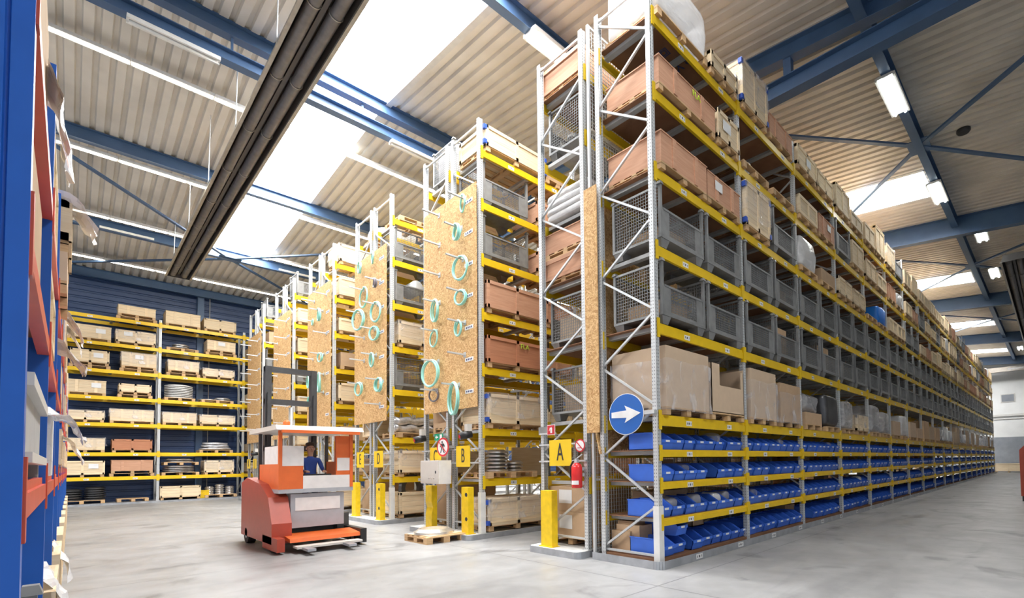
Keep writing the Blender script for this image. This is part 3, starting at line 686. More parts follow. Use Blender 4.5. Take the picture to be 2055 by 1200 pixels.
def pallet_fn(w, d, h=0.13, boards=5):
    def fn(b):
        for i in range(boards):
            y = -d/2 + (d - 0.10)*i/(boards - 1); b.box(-w/2, y, h - 0.022, w/2, y + 0.10, h)
        for x in (-w/2, -0.06, w/2 - 0.12):
            for y in (-d/2, -0.06, d/2 - 0.12): b.box(x, y, 0.022, x + 0.12, y + 0.12, h - 0.03)
            b.box(x, -d/2, h - 0.04, x + 0.12, d/2, h - 0.022); b.box(x, -d/2, 0, x + 0.12, d/2, 0.022)
    return fn
def R2(v): return round(v, 2)
def crate(x, y, z, w, d, h, mat, label, battens='frame', label_at=None, wrap=None, corners=False, lime=None, full=True, group=None, rz=0.0, name='wooden_crate', pal=0.12, lid=False, number=None):
    w, d, h = R2(w), R2(d), R2(h)
    def body(b): b.box(-w/2, -d/2, pal, w/2, d/2, h)
    def batt(b):
        e, q = 0.02, 0.075
        for s in (-1, 1):
            yy = (-d/2 - e, -d/2) if s < 0 else (d/2, d/2 + e)
            for xx in (-w/2 - e, w/2 + e - q): b.box(xx, yy[0], pal, xx + q, yy[1], h)
            b.box(-q/2, yy[0], pal, q/2, yy[1], h)
            b.box(-w/2, yy[0], h - q, w/2, yy[1], h); b.box(-w/2, yy[0], pal, w/2, yy[1], pal + q)
            xx = (-w/2 - e, -w/2) if s < 0 else (w/2, w/2 + e)
            for y_ in (-d/2, d/2 - q): b.box(xx[0], y_, pal, xx[1], y_ + q, h)
            b.box(xx[0], -d/2, h - q, xx[1], d/2, h); b.box(xx[0], -d/2, pal, xx[1], d/2, pal + q)
        if lid: b.box(-w/2 - 0.03, -d/2 - 0.03, h, w/2 + 0.03, d/2 + 0.03, h + 0.02)
    def batt2(b):
        for s in (-1, 1): b.box(s*w*0.24 - 0.05, -d/2 - 0.02, pal, s*w*0.24 + 0.05, -d/2, h)
        b.box(-w/2 - 0.015, -d/2 - 0.015, h - 0.02, w/2 + 0.015, d/2 + 0.015, h)
    bf = batt if battens == 'frame' else batt2
    if not full:
        def allf(b):
            body(b)
            if battens: bf(b)
            for xx in (-w/2, -0.06, w/2 - 0.12): b.box(xx, -d/2, 0, xx + 0.12, d/2, pal)
        return tag(ob(name, cm(('crall', w, d, h, mat, battens, pal), allf, name, mat), None, (x, y, z), rz), label, 'crate', group)
    t = thing(name, label, 'crate', (x, y, z), rz, group)
    ob('crate_body', cm(('crb', w, d, h, mat, pal), body, 'crate_body', mat), t)
    if battens: ob('batten_frame', cm(('crf', w, d, h, mat, battens, pal, lid), bf, 'batten_frame', 'pine_smooth' if mat == 'pine' else mat), t)
    ob('pallet_planks', cm(('crp', w, d, pal), pallet_fn(w, d, pal), 'pallet_planks', 'pallet_wood'), t)
    if label_at: ob('shipping_label', cm(('crl', label_at[2]), lambda b: b.box(-label_at[2]/2, -0.004, -label_at[2]*0.33, label_at[2]/2, 0, label_at[2]*0.33), 'shipping_label', 'paper'), t, (w*label_at[0], -d/2 - 0.022, pal + (h - pal)*label_at[1]))
    if corners:
        def cf(b):
            for sx in (-1, 1):
                for zz in (pal + 0.02, h - 0.12): b.box(sx*(w/2 + 0.022) - 0.05, -d/2 - 0.03, zz, sx*(w/2 + 0.022) + 0.03, -d/2 + 0.05, zz + 0.1)
        ob('corner_bead_frame', cm(('crc', w, d, h, pal), cf, 'corner_bead_frame', 'blue_corner'), t)
    if wrap:
        def wf(b):
            n = 14; e = 0.035; top = h + 0.03; low = pal + (h - pal)*(0.35 if wrap == 'hood' else 0.0)
            ring = []
            for i in range(n): ring.append((-w/2 - e + (w + 2*e)*i/n, -d/2 - e))
            for i in range(n): ring.append((w/2 + e, -d/2 - e + (d + 2*e)*i/n))
            for i in range(n): ring.append((w/2 + e - (w + 2*e)*i/n, d/2 + e))
            for i in range(n): ring.append((-w/2 - e, d/2 + e - (d + 2*e)*i/n))
            rows = []
            for k in range(5):
                row = []
                for i, (px, py) in enumerate(ring):
                    zz = top + (low - top)*k/4; nv = noise.noise_vector(Vector((px*3, py*3, zz*5 + w*9)))
                    sag = 0.35*(h - pal)*math.sin(PI*(i % n)/n) if (wrap == 'hood' and k == 4 and i < n) else 0
                    row.append((px + nv.x*0.03 + (0.03 if k == 4 else 0)*math.copysign(1, px), py + nv.y*0.03, max(0.03, zz + nv.z*0.03 - sag*0.4)))
                rows.append(row)
            for k in range(4):
                for i in range(4*n): j = (i + 1) % (4*n); b.face([rows[k][i], rows[k][j], rows[k + 1][j], rows[k + 1][i]])
            b.face(list(reversed(rows[0])))
        ob('plastic_film', cm(('crw', w, d, h, wrap, pal), wf, 'plastic_film', 'clear_film', True), t)
    if lime: flat_text(lime, 0.16, t, (w*0.12, -d/2 - 0.025, h - 0.12), '-y', 'ink_lime', 'chalk_lettering')
    if number: flat_text(number, 0.2, t, (w*0.05, -d/2 - 0.026, pal + (h - pal)*0.42), '-y', 'ink_blue', 'marker_lettering')
    return t
def carton(x, y, z, w, d, h, label, mat='cardboard', open_=0, wrap=None, pallet=True, full=True, group=None, rz=0.0, paper=False, cut=False, name='cardboard_box'):
    w, d, h = R2(w), R2(d), R2(h); p = 0.13 if pallet else 0.0
    def body(b):
        t = 0.015
        if not (open_ or cut): b.box(-w/2, -d/2, p, w/2, d/2, h)
        else:
            hf = h*(0.62 if cut else 1)
            b.box(-w/2, -d/2, p, w/2, d/2, p + t)
            if cut:
                b.box(-w/2, -d/2, p, w/2, -d/2 + t, hf)
                b.box(-w/2, -d/2, hf, -w/2 + w*0.24, -d/2 + t, h); b.box(w/2 - w*0.09, -d/2, hf, w/2, -d/2 + t, h*0.94)
            else: b.box(-w/2, -d/2, p, w/2, -d/2 + t, h)
            b.box(-w/2, d/2 - t, p, w/2, d/2, h); b.box(-w/2, -d/2, p, -w/2 + t, d/2, h); b.box(w/2 - t, -d/2, p, w/2, d/2, h)
            if open_:
                for s, ax in ((-1, 0), (1, 0), (-1, 1), (1, 1)):
                    if ax == 0: b.hexa([(s*w/2, -d/2, h), (s*w/2 + 0.004, -d/2, h), (s*w/2 + 0.004, d/2, h), (s*w/2, d/2, h), (s*(w/2 + d*0.3), -d/2, h + d*0.12), (s*(w/2 + d*0.3), -d/2, h + d*0.13), (s*(w/2 + d*0.3), d/2, h + d*0.13), (s*(w/2 + d*0.3), d/2, h + d*0.12)])
                    elif s > 0: b.box(-w/2, s*d/2 - 0.006, h, w/2, s*d/2, h + d*0.28)
    if not full:
        def af(b):
            body(b)
            if pallet: pallet_fn(w, d, 0.13)(b)
        return tag(ob(name, cm(('ctall', w, d, h, mat, open_, cut, pallet), af, name, mat), None, (x, y, z), rz), label, 'cardboard box', group)
    t = thing(name, label, 'cardboard box', (x, y, z), rz, group)
    ob('box_body', cm(('ctb', w, d, h, mat, open_, cut, pallet), body, 'box_body', mat), t)
    if pallet: ob('pallet_planks', cm(('crp', w, d, 0.13), pallet_fn(w, d, 0.13), 'pallet_planks', 'pallet_wood'), t)
    if paper: ob('shipping_label', cm(('ctl', R2(w*0.3)), lambda b: b.box(-w*0.15, -0.004, -w*0.11, w*0.15, 0, w*0.11), 'shipping_label', 'paper'), t, (-w*0.1, -d/2 - 0.003, p + (h - p)*0.6))
    if wrap:
        def wf(b):
            n = 10; e = 0.025; top = h*wrap; low = p*0.6; ring = []
            for i in range(n): ring.append((-w/2 - e + (w + 2*e)*i/n, -d/2 - e))
            for i in range(n): ring.append((w/2 + e, -d/2 - e + (d + 2*e)*i/n))
            for i in range(n): ring.append((w/2 + e - (w + 2*e)*i/n, d/2 + e))
            for i in range(n): ring.append((-w/2 - e, d/2 + e - (d + 2*e)*i/n))
            rows = [[(px*(1 + 0.02*math.sin(k*2.1)), py - abs(noise.noise(Vector((px*4, py*4, k*1.3))))*0.03, top + (low - top)*k/7 + 0.05*noise.noise(Vector((px*2.5, py*2.5, 3 + w)))*(k == 0)) for px, py in ring] for k in range(8)]
            for k in range(7):
                for i in range(4*n): j = (i + 1) % (4*n); b.face([rows[k][i], rows[k][j], rows[k + 1][j], rows[k + 1][i]])
        ob('plastic_film', cm(('ctw', w, d, h, wrap), wf, 'plastic_film', 'clear_film', True), t)
    return t
def bulk(x, y, z, w, d, h, label, mat='white_film', seed=1.0, pallet=True, group=None, e=0.28, amp=0.06, name='wrapped_pallet_load', cat='wrapped load'):
    t = thing(name, label, cat, (x, y, z), 0, group); p = 0.13 if pallet else 0.0
    if pallet: ob('pallet_planks', cm(('crp', R2(w), R2(d), 0.13), pallet_fn(R2(w), R2(d), 0.13), 'pallet_planks', 'pallet_wood'), t)
    b = MB(); b.blob(w, d, h - p, 28, 14, e, amp, seed); build('film_cover', b, mat, t, (0, 0, p), True)
    return t
def ring(x, y, z, r, r2, h, label, mat='steel_bright', group=None, flange=True, rz=0.0):
    def fn(b):
        p = [(r2, 0), (r, 0), (r, h*0.45), (r*0.93, h*0.45), (r2*1.08, h), (r2, h)] if flange else [(r2, 0), (r, 0), (r, h), (r2, h)]
        b.lathe(p, 36, ring=True)
    return tag(ob('steel_ring', cm(('ring', R2(r), R2(r2), R2(h), mat, flange), fn, 'steel_ring', mat), None, (x, y, z), rz), label, 'ring', group)
def pallet(x, y, z, w, d, label, h=0.144, group=None, rz=0.0):
    t = thing('wooden_pallet', label, 'pallet', (x, y, z), rz, group); w, d = R2(w), R2(d)
    ob('top_planks', cm(('pt', w, d, h), lambda b: [b.box(-w/2, -d/2 + (d - 0.13)*i/4, h - 0.022, w/2, -d/2 + (d - 0.13)*i/4 + 0.13, h) for i in range(5)], 'top_planks', 'pallet_wood'), t)
    def low(b):
        for xx in (-w/2, -0.07, w/2 - 0.14):
            b.box(xx, -d/2, h - 0.044, xx + 0.14, d/2, h - 0.022); b.box(xx, -d/2, 0, xx + 0.14, d/2, 0.022)
    ob('stringer_planks', cm(('ps', w, d, h), low, 'stringer_planks', 'pallet_wood'), t)
    for xx in (-w/2, -0.07, w/2 - 0.14):
        for yy in (-d/2, -0.07, d/2 - 0.14): ob('wood_block', cm(('pb', h), lambda b: b.box(0, 0, 0.022, 0.14, 0.14, h - 0.044), 'wood_block', 'pallet_wood'), t, (xx, yy, 0))
    return t
# ------------------------------------------------------------------ loads on the long bin rack
LVN = ['top shelf', 'second shelf from top', 'third shelf from top', 'fourth shelf from top', 'fifth shelf from top', 'sixth shelf from top']
def place_r(k, i, s): return '%s, %s, %s bay, long bin rack' % (('first slot', 'second slot')[s], LVN[k], ORD[i])
rnd = random.Random(5)
def RL(i, k, s, kind, xc, w=1.2, d=1.1, h=0.6, **kw):
    x = XE + BAY*i + 0.1 + xc; y = 4.5 + d/2 - 0.05; z = LEV[k] + 0.005; full = i < 9
    P = place_r(k, i, s); g = kw.pop('group', None)
    if kind == 'mesh': return mesh_box(x, 4.5 + GD/2 - 0.04, z, 'grey wire mesh crate, ' + P, i < 10, high=kw.get('high', False))
    if kind == 'pine': return crate(x, y, z, w, d, h, 'pine', kw.pop('desc', 'pale wooden crate') + ', ' + P, full=full, **kw)
    if kind == 'ply': return crate(x, y, z, w, d, h, 'plywood_pink', kw.pop('desc', 'pinkish plywood crate') + ', ' + P, battens=kw.pop('battens', 'two'), full=full, **kw)
    if kind == 'carton': return carton(x, y, z, w, d, h, kw.pop('desc', 'brown cardboard box') + ', ' + P, full=full, **kw)
    if kind == 'bulk': return bulk(x, y, z, w, d, h, kw.pop('desc', 'film wrapped pallet load') + ', ' + P, **kw)
    if kind == 'pallet': return pallet(x, y, z, w, d, kw.pop('desc', 'flat wooden pallet') + ', ' + P)
# explicit bays near the corner
RL(0, 0, 0, 'bulk', 0.84, 1.55, 1.12, 1.0, seed=2.0, desc='large white plastic wrapped load', amp=0.06, e=0.16)
RL(0, 0, 1, 'pine', 2.25, 1.0, 1.0, 0.42, desc='low wooden crate of shiny metal parts')
for j, (dx, dy) in enumerate(((-0.22, -0.2), (0.2, -0.15), (0.0, 0.2))):
    ring(XE + 0.1 + 2.25 + dx, 5.0 + dy, LEV[0] + 0.43, 0.2, 0.12, 0.14, 'shiny steel ring on low crate, %s of three, top shelf, first bay' % ORD[j])
RL(0, 1, 0, 'ply', 0.95, 1.78, 1.12, 0.56, lime='FLA', desc='long lime lettered plywood crate')
RL(0, 1, 1, 'pine', 2.36, 0.82, 1.0, 0.66, label_at=(-0.12, 0.55, 0.3))
RL(0, 2, 0, 'ply', 0.78, 1.40, 1.12, 0.62)
RL(0, 2, 1, 'ply', 2.13, 1.22, 1.1, 0.58, label_at=(-0.2, 0.6, 0.26))
RL(1, 0, 0, 'pine', 0.66, 1.15, 1.15, 1.02, wrap='hood', corners=True, desc='tall pale crate under clear film')
RL(1, 0, 1, 'ply', 2.02, 1.28, 1.1, 0.55)
RL(1, 1, 0, 'pallet', 0.66, 1.2, 1.0, desc='pallet carrying coiled bright steel')
for j in range(3): ring(XE + BAY + 0.1 + 0.75, 4.95, LEV[1] + 0.15 + 0.1*j, 0.30, 0.2, 0.095, 'bright steel coil, %s from the bottom, second shelf from top, second bay' % ORD[j], flange=False)
RL(1, 1, 1, 'pallet', 2.1, 1.2, 1.0)
RL(1, 2, 0, 'pine', 0.66, 1.12, 1.12, 1.0, wrap='hood', corners=True, lid=True, desc='tall film wrapped crate')
RL(1, 2, 1, 'mesh', 2.12)
RL(2, 0, 0, 'pine', 0.72, 1.28, 1.1, 0.62, label_at=(0.05, 0.5, 0.3)); RL(2, 0, 1, 'pine', 2.1, 1.24, 1.1, 0.58)
RL(2, 1, 0, 'pine', 0.7, 1.2, 1.1, 0.60); RL(2, 1, 1, 'ply', 2.1, 1.26, 1.1, 0.62, label_at=(0.1, 0.6, 0.26))
RL(2, 2, 0, 'bulk', 0.68, 1.15, 1.05, 0.95, seed=4.0, desc='whitish film bundle'); RL(2, 2, 1, 'carton', 2.1, 1.1, 1.0, 0.45)
RL(3, 0, 0, 'pine', 0.7, 1.25, 1.1, 0.85); RL(3, 0, 1, 'pine', 2.1, 1.2, 1.1, 0.55)
RL(3, 1, 0, 'mesh', 0.7); RL(3, 1, 1, 'pine', 2.1, 1.2, 1.1, 0.85)
RL(3, 2, 0, 'pine', 0.7, 1.24, 1.1, 0.62); RL(3, 2, 1, 'pine', 2.1, 1.24, 1.1, 0.6)
RL(4, 0, 0, 'pine', 0.7, 1.2, 1.1, 0.7); RL(4, 0, 1, 'pine', 2.05, 1.15, 1.1, 1.05, lid=True)
RL(4, 1, 0, 'pine', 0.7, 1.24, 1.1, 0.72); RL(4, 1, 1, 'pine', 2.1, 1.2, 1.1, 0.6)
RL(4, 2, 0, 'pallet', 0.7, 1.2, 1.0); RL(4, 2, 1, 'bulk', 2.1, 1.1, 1.0, 0.8, seed=7.0, mat='blue_bag', desc='bright blue plastic sack load')
RL(5, 0, 0, 'pine', 0.7, 1.2, 1.1, 0.9, wrap='hood'); RL(5, 0, 1, 'mesh', 2.1)
for i in range(0, NB):
    for k in (3, 4):
        RL(i, k, 0, 'mesh', 0.70); RL(i, k, 1, 'mesh', 2.12)
for i in range(5, NB):
    for k in range(3):
        for s in (0, 1):
            if i == 5 and k == 0: continue
            u = rnd.random(); xc = (0.7, 2.1)[s] + rnd.uniform(-0.04, 0.04); h = rnd.choice((0.55, 0.62, 0.7, 0.85))
            if u < 0.5: RL(i, k, s, 'pine', xc, 1.2, 1.1, h)
            elif u < 0.72: RL(i, k, s, 'ply', xc, 1.24, 1.1, rnd.choice((0.55, 0.62, 0.7)))
            elif u < 0.82: RL(i, k, s, 'bulk', xc, 1.15, 1.05, rnd.choice((0.7, 0.9)), seed=i*1.3 + k)
            elif u < 0.92: RL(i, k, s, 'carton', xc, 1.15, 1.05, rnd.choice((0.6, 0.8)))
            else: RL(i, k, s, 'mesh', xc)
for (i, k, q, w, h, lab) in ((1, 4, 1, 0.8, 0.72, 'tall box'), (2, 4, 1, 0.9, 0.74, 'tall box'), (0, 3, 0, 0.7, 0.3, 'low box'), (0, 4, 0, 0.8, 0.3, 'low box'), (3, 4, 0, 0.7, 0.5, 'brown box'), (1, 3, 1, 0.9, 0.4, 'brown box'), (4, 3, 1, 0.8, 0.6, 'brown box'), (6, 4, 1, 0.7, 0.7, 'brown box'), (5, 3, 0, 0.8, 0.55, 'brown box'), (7, 4, 0, 0.9, 0.6, 'brown box')):
    carton(XE + BAY*i + 0.1 + (0.70, 2.12)[q], 5.02, LEV[k] + 0.18, w, 0.7, h, '%s inside mesh crate, %s' % (lab, place_r(k, i, q)), pallet=False)
# sixth shelf: large cartons, many in film
RL(0, 5, 0, 'carton', 0.74, 1.30, 1.12, 1.10, wrap=0.82, mat='cardboard_pale', desc='half wrapped cardboard box')
RL(0, 5, 1, 'carton', 2.10, 1.22, 1.05, 1.02, cut=True, mat='cardboard_pale', desc='cut open cardboard box')
RL(1, 5, 0, 'carton', 0.70, 1.22, 1.12, 1.12, wrap=0.80, mat='cardboard_pale', desc='shiny wrapped tall box')
RL(1, 5, 1, 'carton', 2.12, 1.16, 1.05, 0.98, wrap=0.8, desc='cardboard box sagging under film')
RL(2, 5, 0, 'carton', 0.66, 1.1, 1.0, 0.42, desc='low cardboard box')
bulk(XE + 2*BAY + 0.1 + 0.72, 5.02, LEV[5] + 0.43, 1.2, 1.0, 0.5, 'heap of creased grey film on a low box, sixth shelf from top, third bay', mat='grey_film', seed=9.0, pallet=False, e=0.5, amp=0.12)
RL(2, 5, 1, 'bulk', 2.12, 1.05, 1.0, 1.0, mat='steel_dark', seed=3.0, desc='black wrapped machine load')
RL(3, 5, 0, 'bulk', 0.62, 0.98, 1.0, 0.95, mat='grey_film', seed=5.0, desc='tall grey film wrapped load', e=0.22); RL(3, 5, 1, 'pine', 2.0, 1.1, 1.0, 0.6, wrap='hood')
RL(4, 5, 0, 'bulk', 0.66, 1.05, 1.0, 1.05, mat='grey_film', seed=6.0, desc='tall grey film wrapped load', e=0.22); RL(4, 5, 1, 'bulk', 2.05, 1.05, 1.0, 0.9, mat='grey_film', seed=8.0, desc='dull film wrapped load', e=0.2)
RL(5, 5, 0, 'carton', 0.7, 1.1, 1.0, 0.65, mat='cardboard_pale'); RL(5, 5, 1, 'bulk', 2.05, 1.0, 1.0, 0.95, mat='white_film', seed=10.0, e=0.2)
RL(6, 5, 0, 'carton', 0.7, 1.15, 1.0, 0.75, mat='cardboard_pale'); RL(6, 5, 1, 'carton', 2.1, 1.15, 1.0, 0.55, mat='cardboard_pale')
for i in range(7, NB):
    for s in (0, 1):
        u = rnd.random(); xc = (0.7, 2.1)[s]
        if u < 0.5: RL(i, 5, s, 'carton', xc, 1.2, 1.05, rnd.choice((0.75, 0.95, 1.05)), mat=rnd.choice(('cardboard', 'cardboard_pale')))
        else: RL(i, 5, s, 'bulk', xc, 1.1, 1.0, rnd.choice((0.75, 0.95, 1.05)), mat=rnd.choice(('white_film', 'grey_film', 'grey_film')), seed=i + s*0.5, e=0.22)

# blue bins
BW, BD, BH = 0.335, 0.66, 0.27
def bin_fn(b):
    y0, y1 = -BD/2, BD/2; t = 0.012; w = BW/2 - 0.006
    poly = [(y0 + 0.035, 0), (y1, 0), (y1, BH), (y0 + 0.20, BH), (y0, BH*0.56), (y0, BH*0.40)]
    for s in (-1, 1): b.prism(poly, 'x', s*w - (t if s > 0 else 0), s*w + (0 if s > 0 else t))
    b.box(-w, y0 + 0.035, 0, w, y1, 0.012); b.box(-w, y1 - t, 0, w, y1, BH)
    b.hexa([(-w, y0 + 0.035, 0), (w, y0 + 0.035, 0), (w, y0 + 0.05, 0), (-w, y0 + 0.05, 0), (-w, y0, BH*0.4), (w, y0, BH*0.4), (w, y0 + 0.014, BH*0.4), (-w, y0 + 0.014, BH*0.4)])
    b.box(-w, y0 - 0.012, BH*0.40, w, y0 + 0.014, BH*0.58)
    for s in (-1, 1): b.bar((s*w, y0 + 0.2, BH), (s*w, y0 + 0.005, BH*0.57), 0.022, 0.012, upv=(1, 0, 0)); b.box(s*w - 0.012, y0 + 0.2, BH - 0.012, s*w + 0.012, y1, BH + 0.006)
BM = cm('bin', bin_fn, 'storage_bin', 'bin_blue'); CARD = cm('card', lambda b: b.box(-0.055, -0.003, -0.016, 0.055, 0, 0.016), 'label_card', 'paper')
BLN = ['upper bin shelf', 'second bin shelf', 'third bin shelf', 'lowest bin shelf']
far = []; nb = 0
gaps = {(0, 1): (4,), (0, 3): (), (1, 1): (3,), (3, 1): (5,), (2, 3): (0, 1)}
for i in range(NB):
    for k in range(4):
        for j in range(8):
            if j in gaps.get((i, k), ()): continue
            x = XE + BAY*i + 0.1 + 0.19 + j*0.3475 + rnd.uniform(-0.008, 0.008); y = 4.52 + BD/2 + rnd.uniform(0, 0.05); z = BINLEV[k] + 0.006
            if i < 9:
                rz = rnd.uniform(-0.03, 0.03)
                if (i, k) == (0, 3): x = XE + 0.1 + 0.19 + (0, 0.36, 0.86, 1.23, 1.56, 1.9, 2.24, 2.58)[j]; rz = rnd.uniform(-0.02, 0.05)
                o = tag(ob('storage_bin', BM, None, (x, y, z), rz), 'blue storage bin, %s of its row, %s, %s bay, long bin rack' % (ORD[j], BLN[k], ORD[i]), 'bin', 'blue storage bins'); nb += 1
                ob('label_card', CARD, o, (0, -BD/2 - 0.013, BH*0.49))
            else: far.append((BM, (x, y, z)))
far_o = merged(far, 'storage_bin', ['bin_blue'], None)
tag(far_o, 'rows of blue storage bins filling the ten farther bays of the long bin rack', 'bins', kind='stuff')
o = tag(ob('storage_bin', BM, None, (XE + 0.1 + 0.62, 4.9, BINLEV[3] + BH + 0.014), 0.06), 'blue storage bin stacked on another, lowest bin shelf, first bay', 'bin'); ob('label_card', CARD, o, (0, -BD/2 - 0.013, BH*0.49))
for (i, k, x, w, d, h, lab, op) in ((0, 1, 1.52, 0.42, 0.34, 0.26, 'open cardboard box between the blue bins, second bin shelf, first bay', 1), (0, 3, 1.75, 0.4, 0.30, 0.15, 'open cardboard box on top of bins, lowest bin shelf, first bay', 1),
                                    (1, 0, 0.75, 0.3, 0.3, 0.34, 'small upright cardboard box behind the bins, upper bin shelf, second bay', 0), (0, 3, 0.28, 0.34, 0.5, 0.44, 'brown cardboard box at the corner post, lowest bin shelf', 0),
                                    (2, 0, 0.6, 0.5, 0.36, 0.24, 'cardboard box behind bins, upper bin shelf, third bay', 1), (2, 1, 1.6, 0.9, 0.4, 0.36, 'long cardboard box behind bins, second bin shelf, third bay', 0),
                                    (2, 3, 0.45, 0.6, 0.5, 0.34, 'brown cardboard box among bins, lowest bin shelf, third bay', 0), (3, 3, 1.0, 0.8, 0.5, 0.4, 'wide cardboard box among bins, lowest bin shelf, fourth bay', 0),
                                    (3, 1, 1.9, 0.5, 0.36, 0.25, 'cardboard box among bins, second bin shelf, fourth bay', 1), (3, 2, 0.6, 0.4, 0.3, 0.4, 'pale cardboard box above bins, third bin shelf, fourth bay', 0)):
    on_bins = k == 3 and x > 1.2 and i == 0
    carton(XE + BAY*i + 0.1 + x, 4.5 + 0.8 - (0.2 if on_bins else 0), BINLEV[k] + 0.006 + (BH + 0.012 if on_bins else 0), w, d, h, lab, open_=op, pallet=False)
for j, (i, k, q, mat) in enumerate(((0, 0, 5, 'clear_film'), (0, 2, 1, 'grey_film'), (0, 2, 3, 'grey_film'), (0, 2, 5, 'white_film'), (0, 1, 2, 'clear_film'), (1, 0, 5, 'clear_film'), (0, 2, 6, 'grey_film'), (1, 2, 1, 'clear_film'), (2, 0, 6, 'clear_film'), (3, 2, 6, 'white_film'))):
    bulk(XE + BAY*i + 0.1 + 0.19 + q*0.3475, 4.78, BINLEV[k] + 0.1, 0.27, 0.34, 0.2, 'crumpled plastic bag of parts in the %s bin, %s, %s bay' % (ORD[q], BLN[k], ORD[i]), mat=mat, seed=j*2.2, pallet=False, e=0.6, amp=0.05, name='parts_bag', cat='plastic bag')
# brown boxes seen on the floor shelf behind the first upright
carton(XE + 0.42, 5.42, BINLEV[3] + 0.006, 0.5, 0.4, 0.34, 'brown cardboard box with white label beside the end frame, lowest bin shelf', pallet=False, paper=True)
carton(XE + 0.5, 5.38, BINLEV[3] + 0.35, 0.46, 0.38, 0.15, 'flat cardboard box stacked on a labelled box, lowest bin shelf', pallet=False)
carton(XE + 1.3, 5.4, BINLEV[2] + 0.006, 1.1, 0.45, 0.36, 'long brown cardboard box behind the bins, third bin shelf', pallet=False)

# ------------------------------------------------------------------ loads on the other racks
SHN = ['top shelf', 'second shelf from top', 'third shelf from top', 'fourth shelf from top', 'fifth shelf from top', 'sixth shelf from top', 'lowest shelf', 'floor level']
def pl(r, k, i, s=None): return '%s%s, %s bay, %s' % ('' if s is None else ('first slot, ', 'second slot, ')[s], SHN[k], ORD[i], NAMES[r])
def lev(k): return (LEVB + [0.0])[k] + 0.006
def BLOAD(r, k, i, s, kind, xc, w=1.2, d=1.05, h=0.6, **kw):
    y0, y1 = RACKY[r]; x = XE + BAY*i + 0.1 + xc; face = 1 if r in 'ACEGIK' else -1
    y = y0 + d/2 - 0.03 if face < 0 else y1 - d/2 + 0.03; rz = 0 if face < 0 else PI; z = lev(k) + (0.13 if k == 7 else 0)
    P = pl(r, k, i, s)
    if kind == 'mesh': return mesh_box(x, (y0 + y1)/2, z, 'grey wire mesh crate, ' + P, True, rz=rz, high=kw.get('high', False))
    if kind in ('pine', 'ply', 'red'):
        return crate(x, y, z, w, d, h, {'pine': 'pine', 'ply': 'plywood_pink', 'red': 'plywood_red'}[kind], kw.pop('desc', 'pale wooden crate' if kind == 'pine' else 'plywood crate') + ', ' + P, rz=rz, **kw)
    if kind == 'carton': return carton(x, y, z, w, d, h, kw.pop('desc', 'brown cardboard box') + ', ' + P, rz=rz, **kw)
    if kind == 'bulk': return bulk(x, y, z, w, d, h, kw.pop('desc', 'film wrapped pallet load') + ', ' + P, **kw)
    if kind == 'pallet': return pallet(x, y, z, w, d, kw.pop('desc', 'wooden pallet') + ', ' + P)
# rack A (seen through its end frame)
BLOAD('A', 0, 0, 0, 'ply', 0.85, 1.6, 1.12, 0.62, desc='plywood crate')
BLOAD('A', 1, 0, 0, 'mesh', 0.75)
for j in range(9):
    ring(XE + 0.25 + 0.28*(j % 3) + 0.1, 6.3 + 0.3*(j//3), lev(1) + 0.18 + 0.09*(j % 2), 0.13, 0.05, 0.12, 'shiny steel flange in mesh crate, %s of nine, rack with sign A' % ORD[j], group='flanges in mesh crate')
for j in range(4): bulk(XE + 0.85, 6.62, lev(2) + 0.02 + 0.13*j, 1.45, 1.15, 0.13, 'white wrapped sheet bundle, %s from below, third shelf from top, rack with sign A' % ORD[j], seed=j + 3.0, pallet=False, e=0.15, amp=0.025, name='wrapped_sheet_bundle')
BLOAD('A', 3, 0, 0, 'ply', 0.85, 1.6, 1.12, 0.52, label_at=(0, 0.5, 0.3), desc='lower stacked plywood crate')
crate(XE + 0.95, 6.67, lev(3) + 0.53, 1.6, 1.12, 0.5, 'plywood_pink', 'upper of two stacked plywood crates, fourth shelf from top, rack with sign A', battens='two', rz=-PI/2 + PI/2)
BLOAD('A', 4, 0, 0, 'mesh', 0.75); BLOAD('A', 5, 0, 0, 'mesh', 0.75)
carton(XE + 0.72, 6.62, lev(4) + 0.18, 0.9, 0.7, 0.42, 'pale cardboard box inside mesh crate, fifth shelf from top, rack with sign A', mat='cardboard_pale', pallet=False)
carton(XE + 0.78, 6.62, lev(5) + 0.18, 0.8, 0.7, 0.5, 'pale cardboard box inside mesh crate, sixth shelf from top, rack with sign A', mat='cardboard_pale', pallet=False)
carton(XE + 0.72, 6.65, 0.13, 1.15, 1.1, 0.60, 'lower of two brown boxes with white labels on the floor of rack with sign A', paper=True, rz=-PI/2)
carton(XE + 0.72, 6.65, 0.735, 1.15, 1.1, 0.46, 'upper of two brown boxes with white labels at floor level, rack with sign A', paper=True, rz=-PI/2, pallet=False)
for i in range(1, 12):
    for k in range(8):
        for s in (0, 1):
            u = rnd.random()
            if u < 0.12: continue
            xc = (0.72, 2.1)[s]
            if u < 0.50: BLOAD('A', k, i, s, 'pine', xc, 1.2, 1.05, 0.72, full=False)
            elif u < 0.75: BLOAD('A', k, i, s, 'carton', xc, 1.15, 1.0, 0.8, full=False)
            else: BLOAD('A', k, i, s, 'ply', xc, 1.2, 1.05, 0.7, full=False)
for i in range(1, 8):
    for k in range(8):
        for s in (0, 1):
            u = rnd.random()
            if u > 0.1: BLOAD('B', k, i, s, ('pine', 'ply', 'carton')[int(u*30) % 3], (0.72, 2.1)[s], 1.2, 1.05, (0.6, 0.72, 0.8)[int(u*70) % 3], full=False)
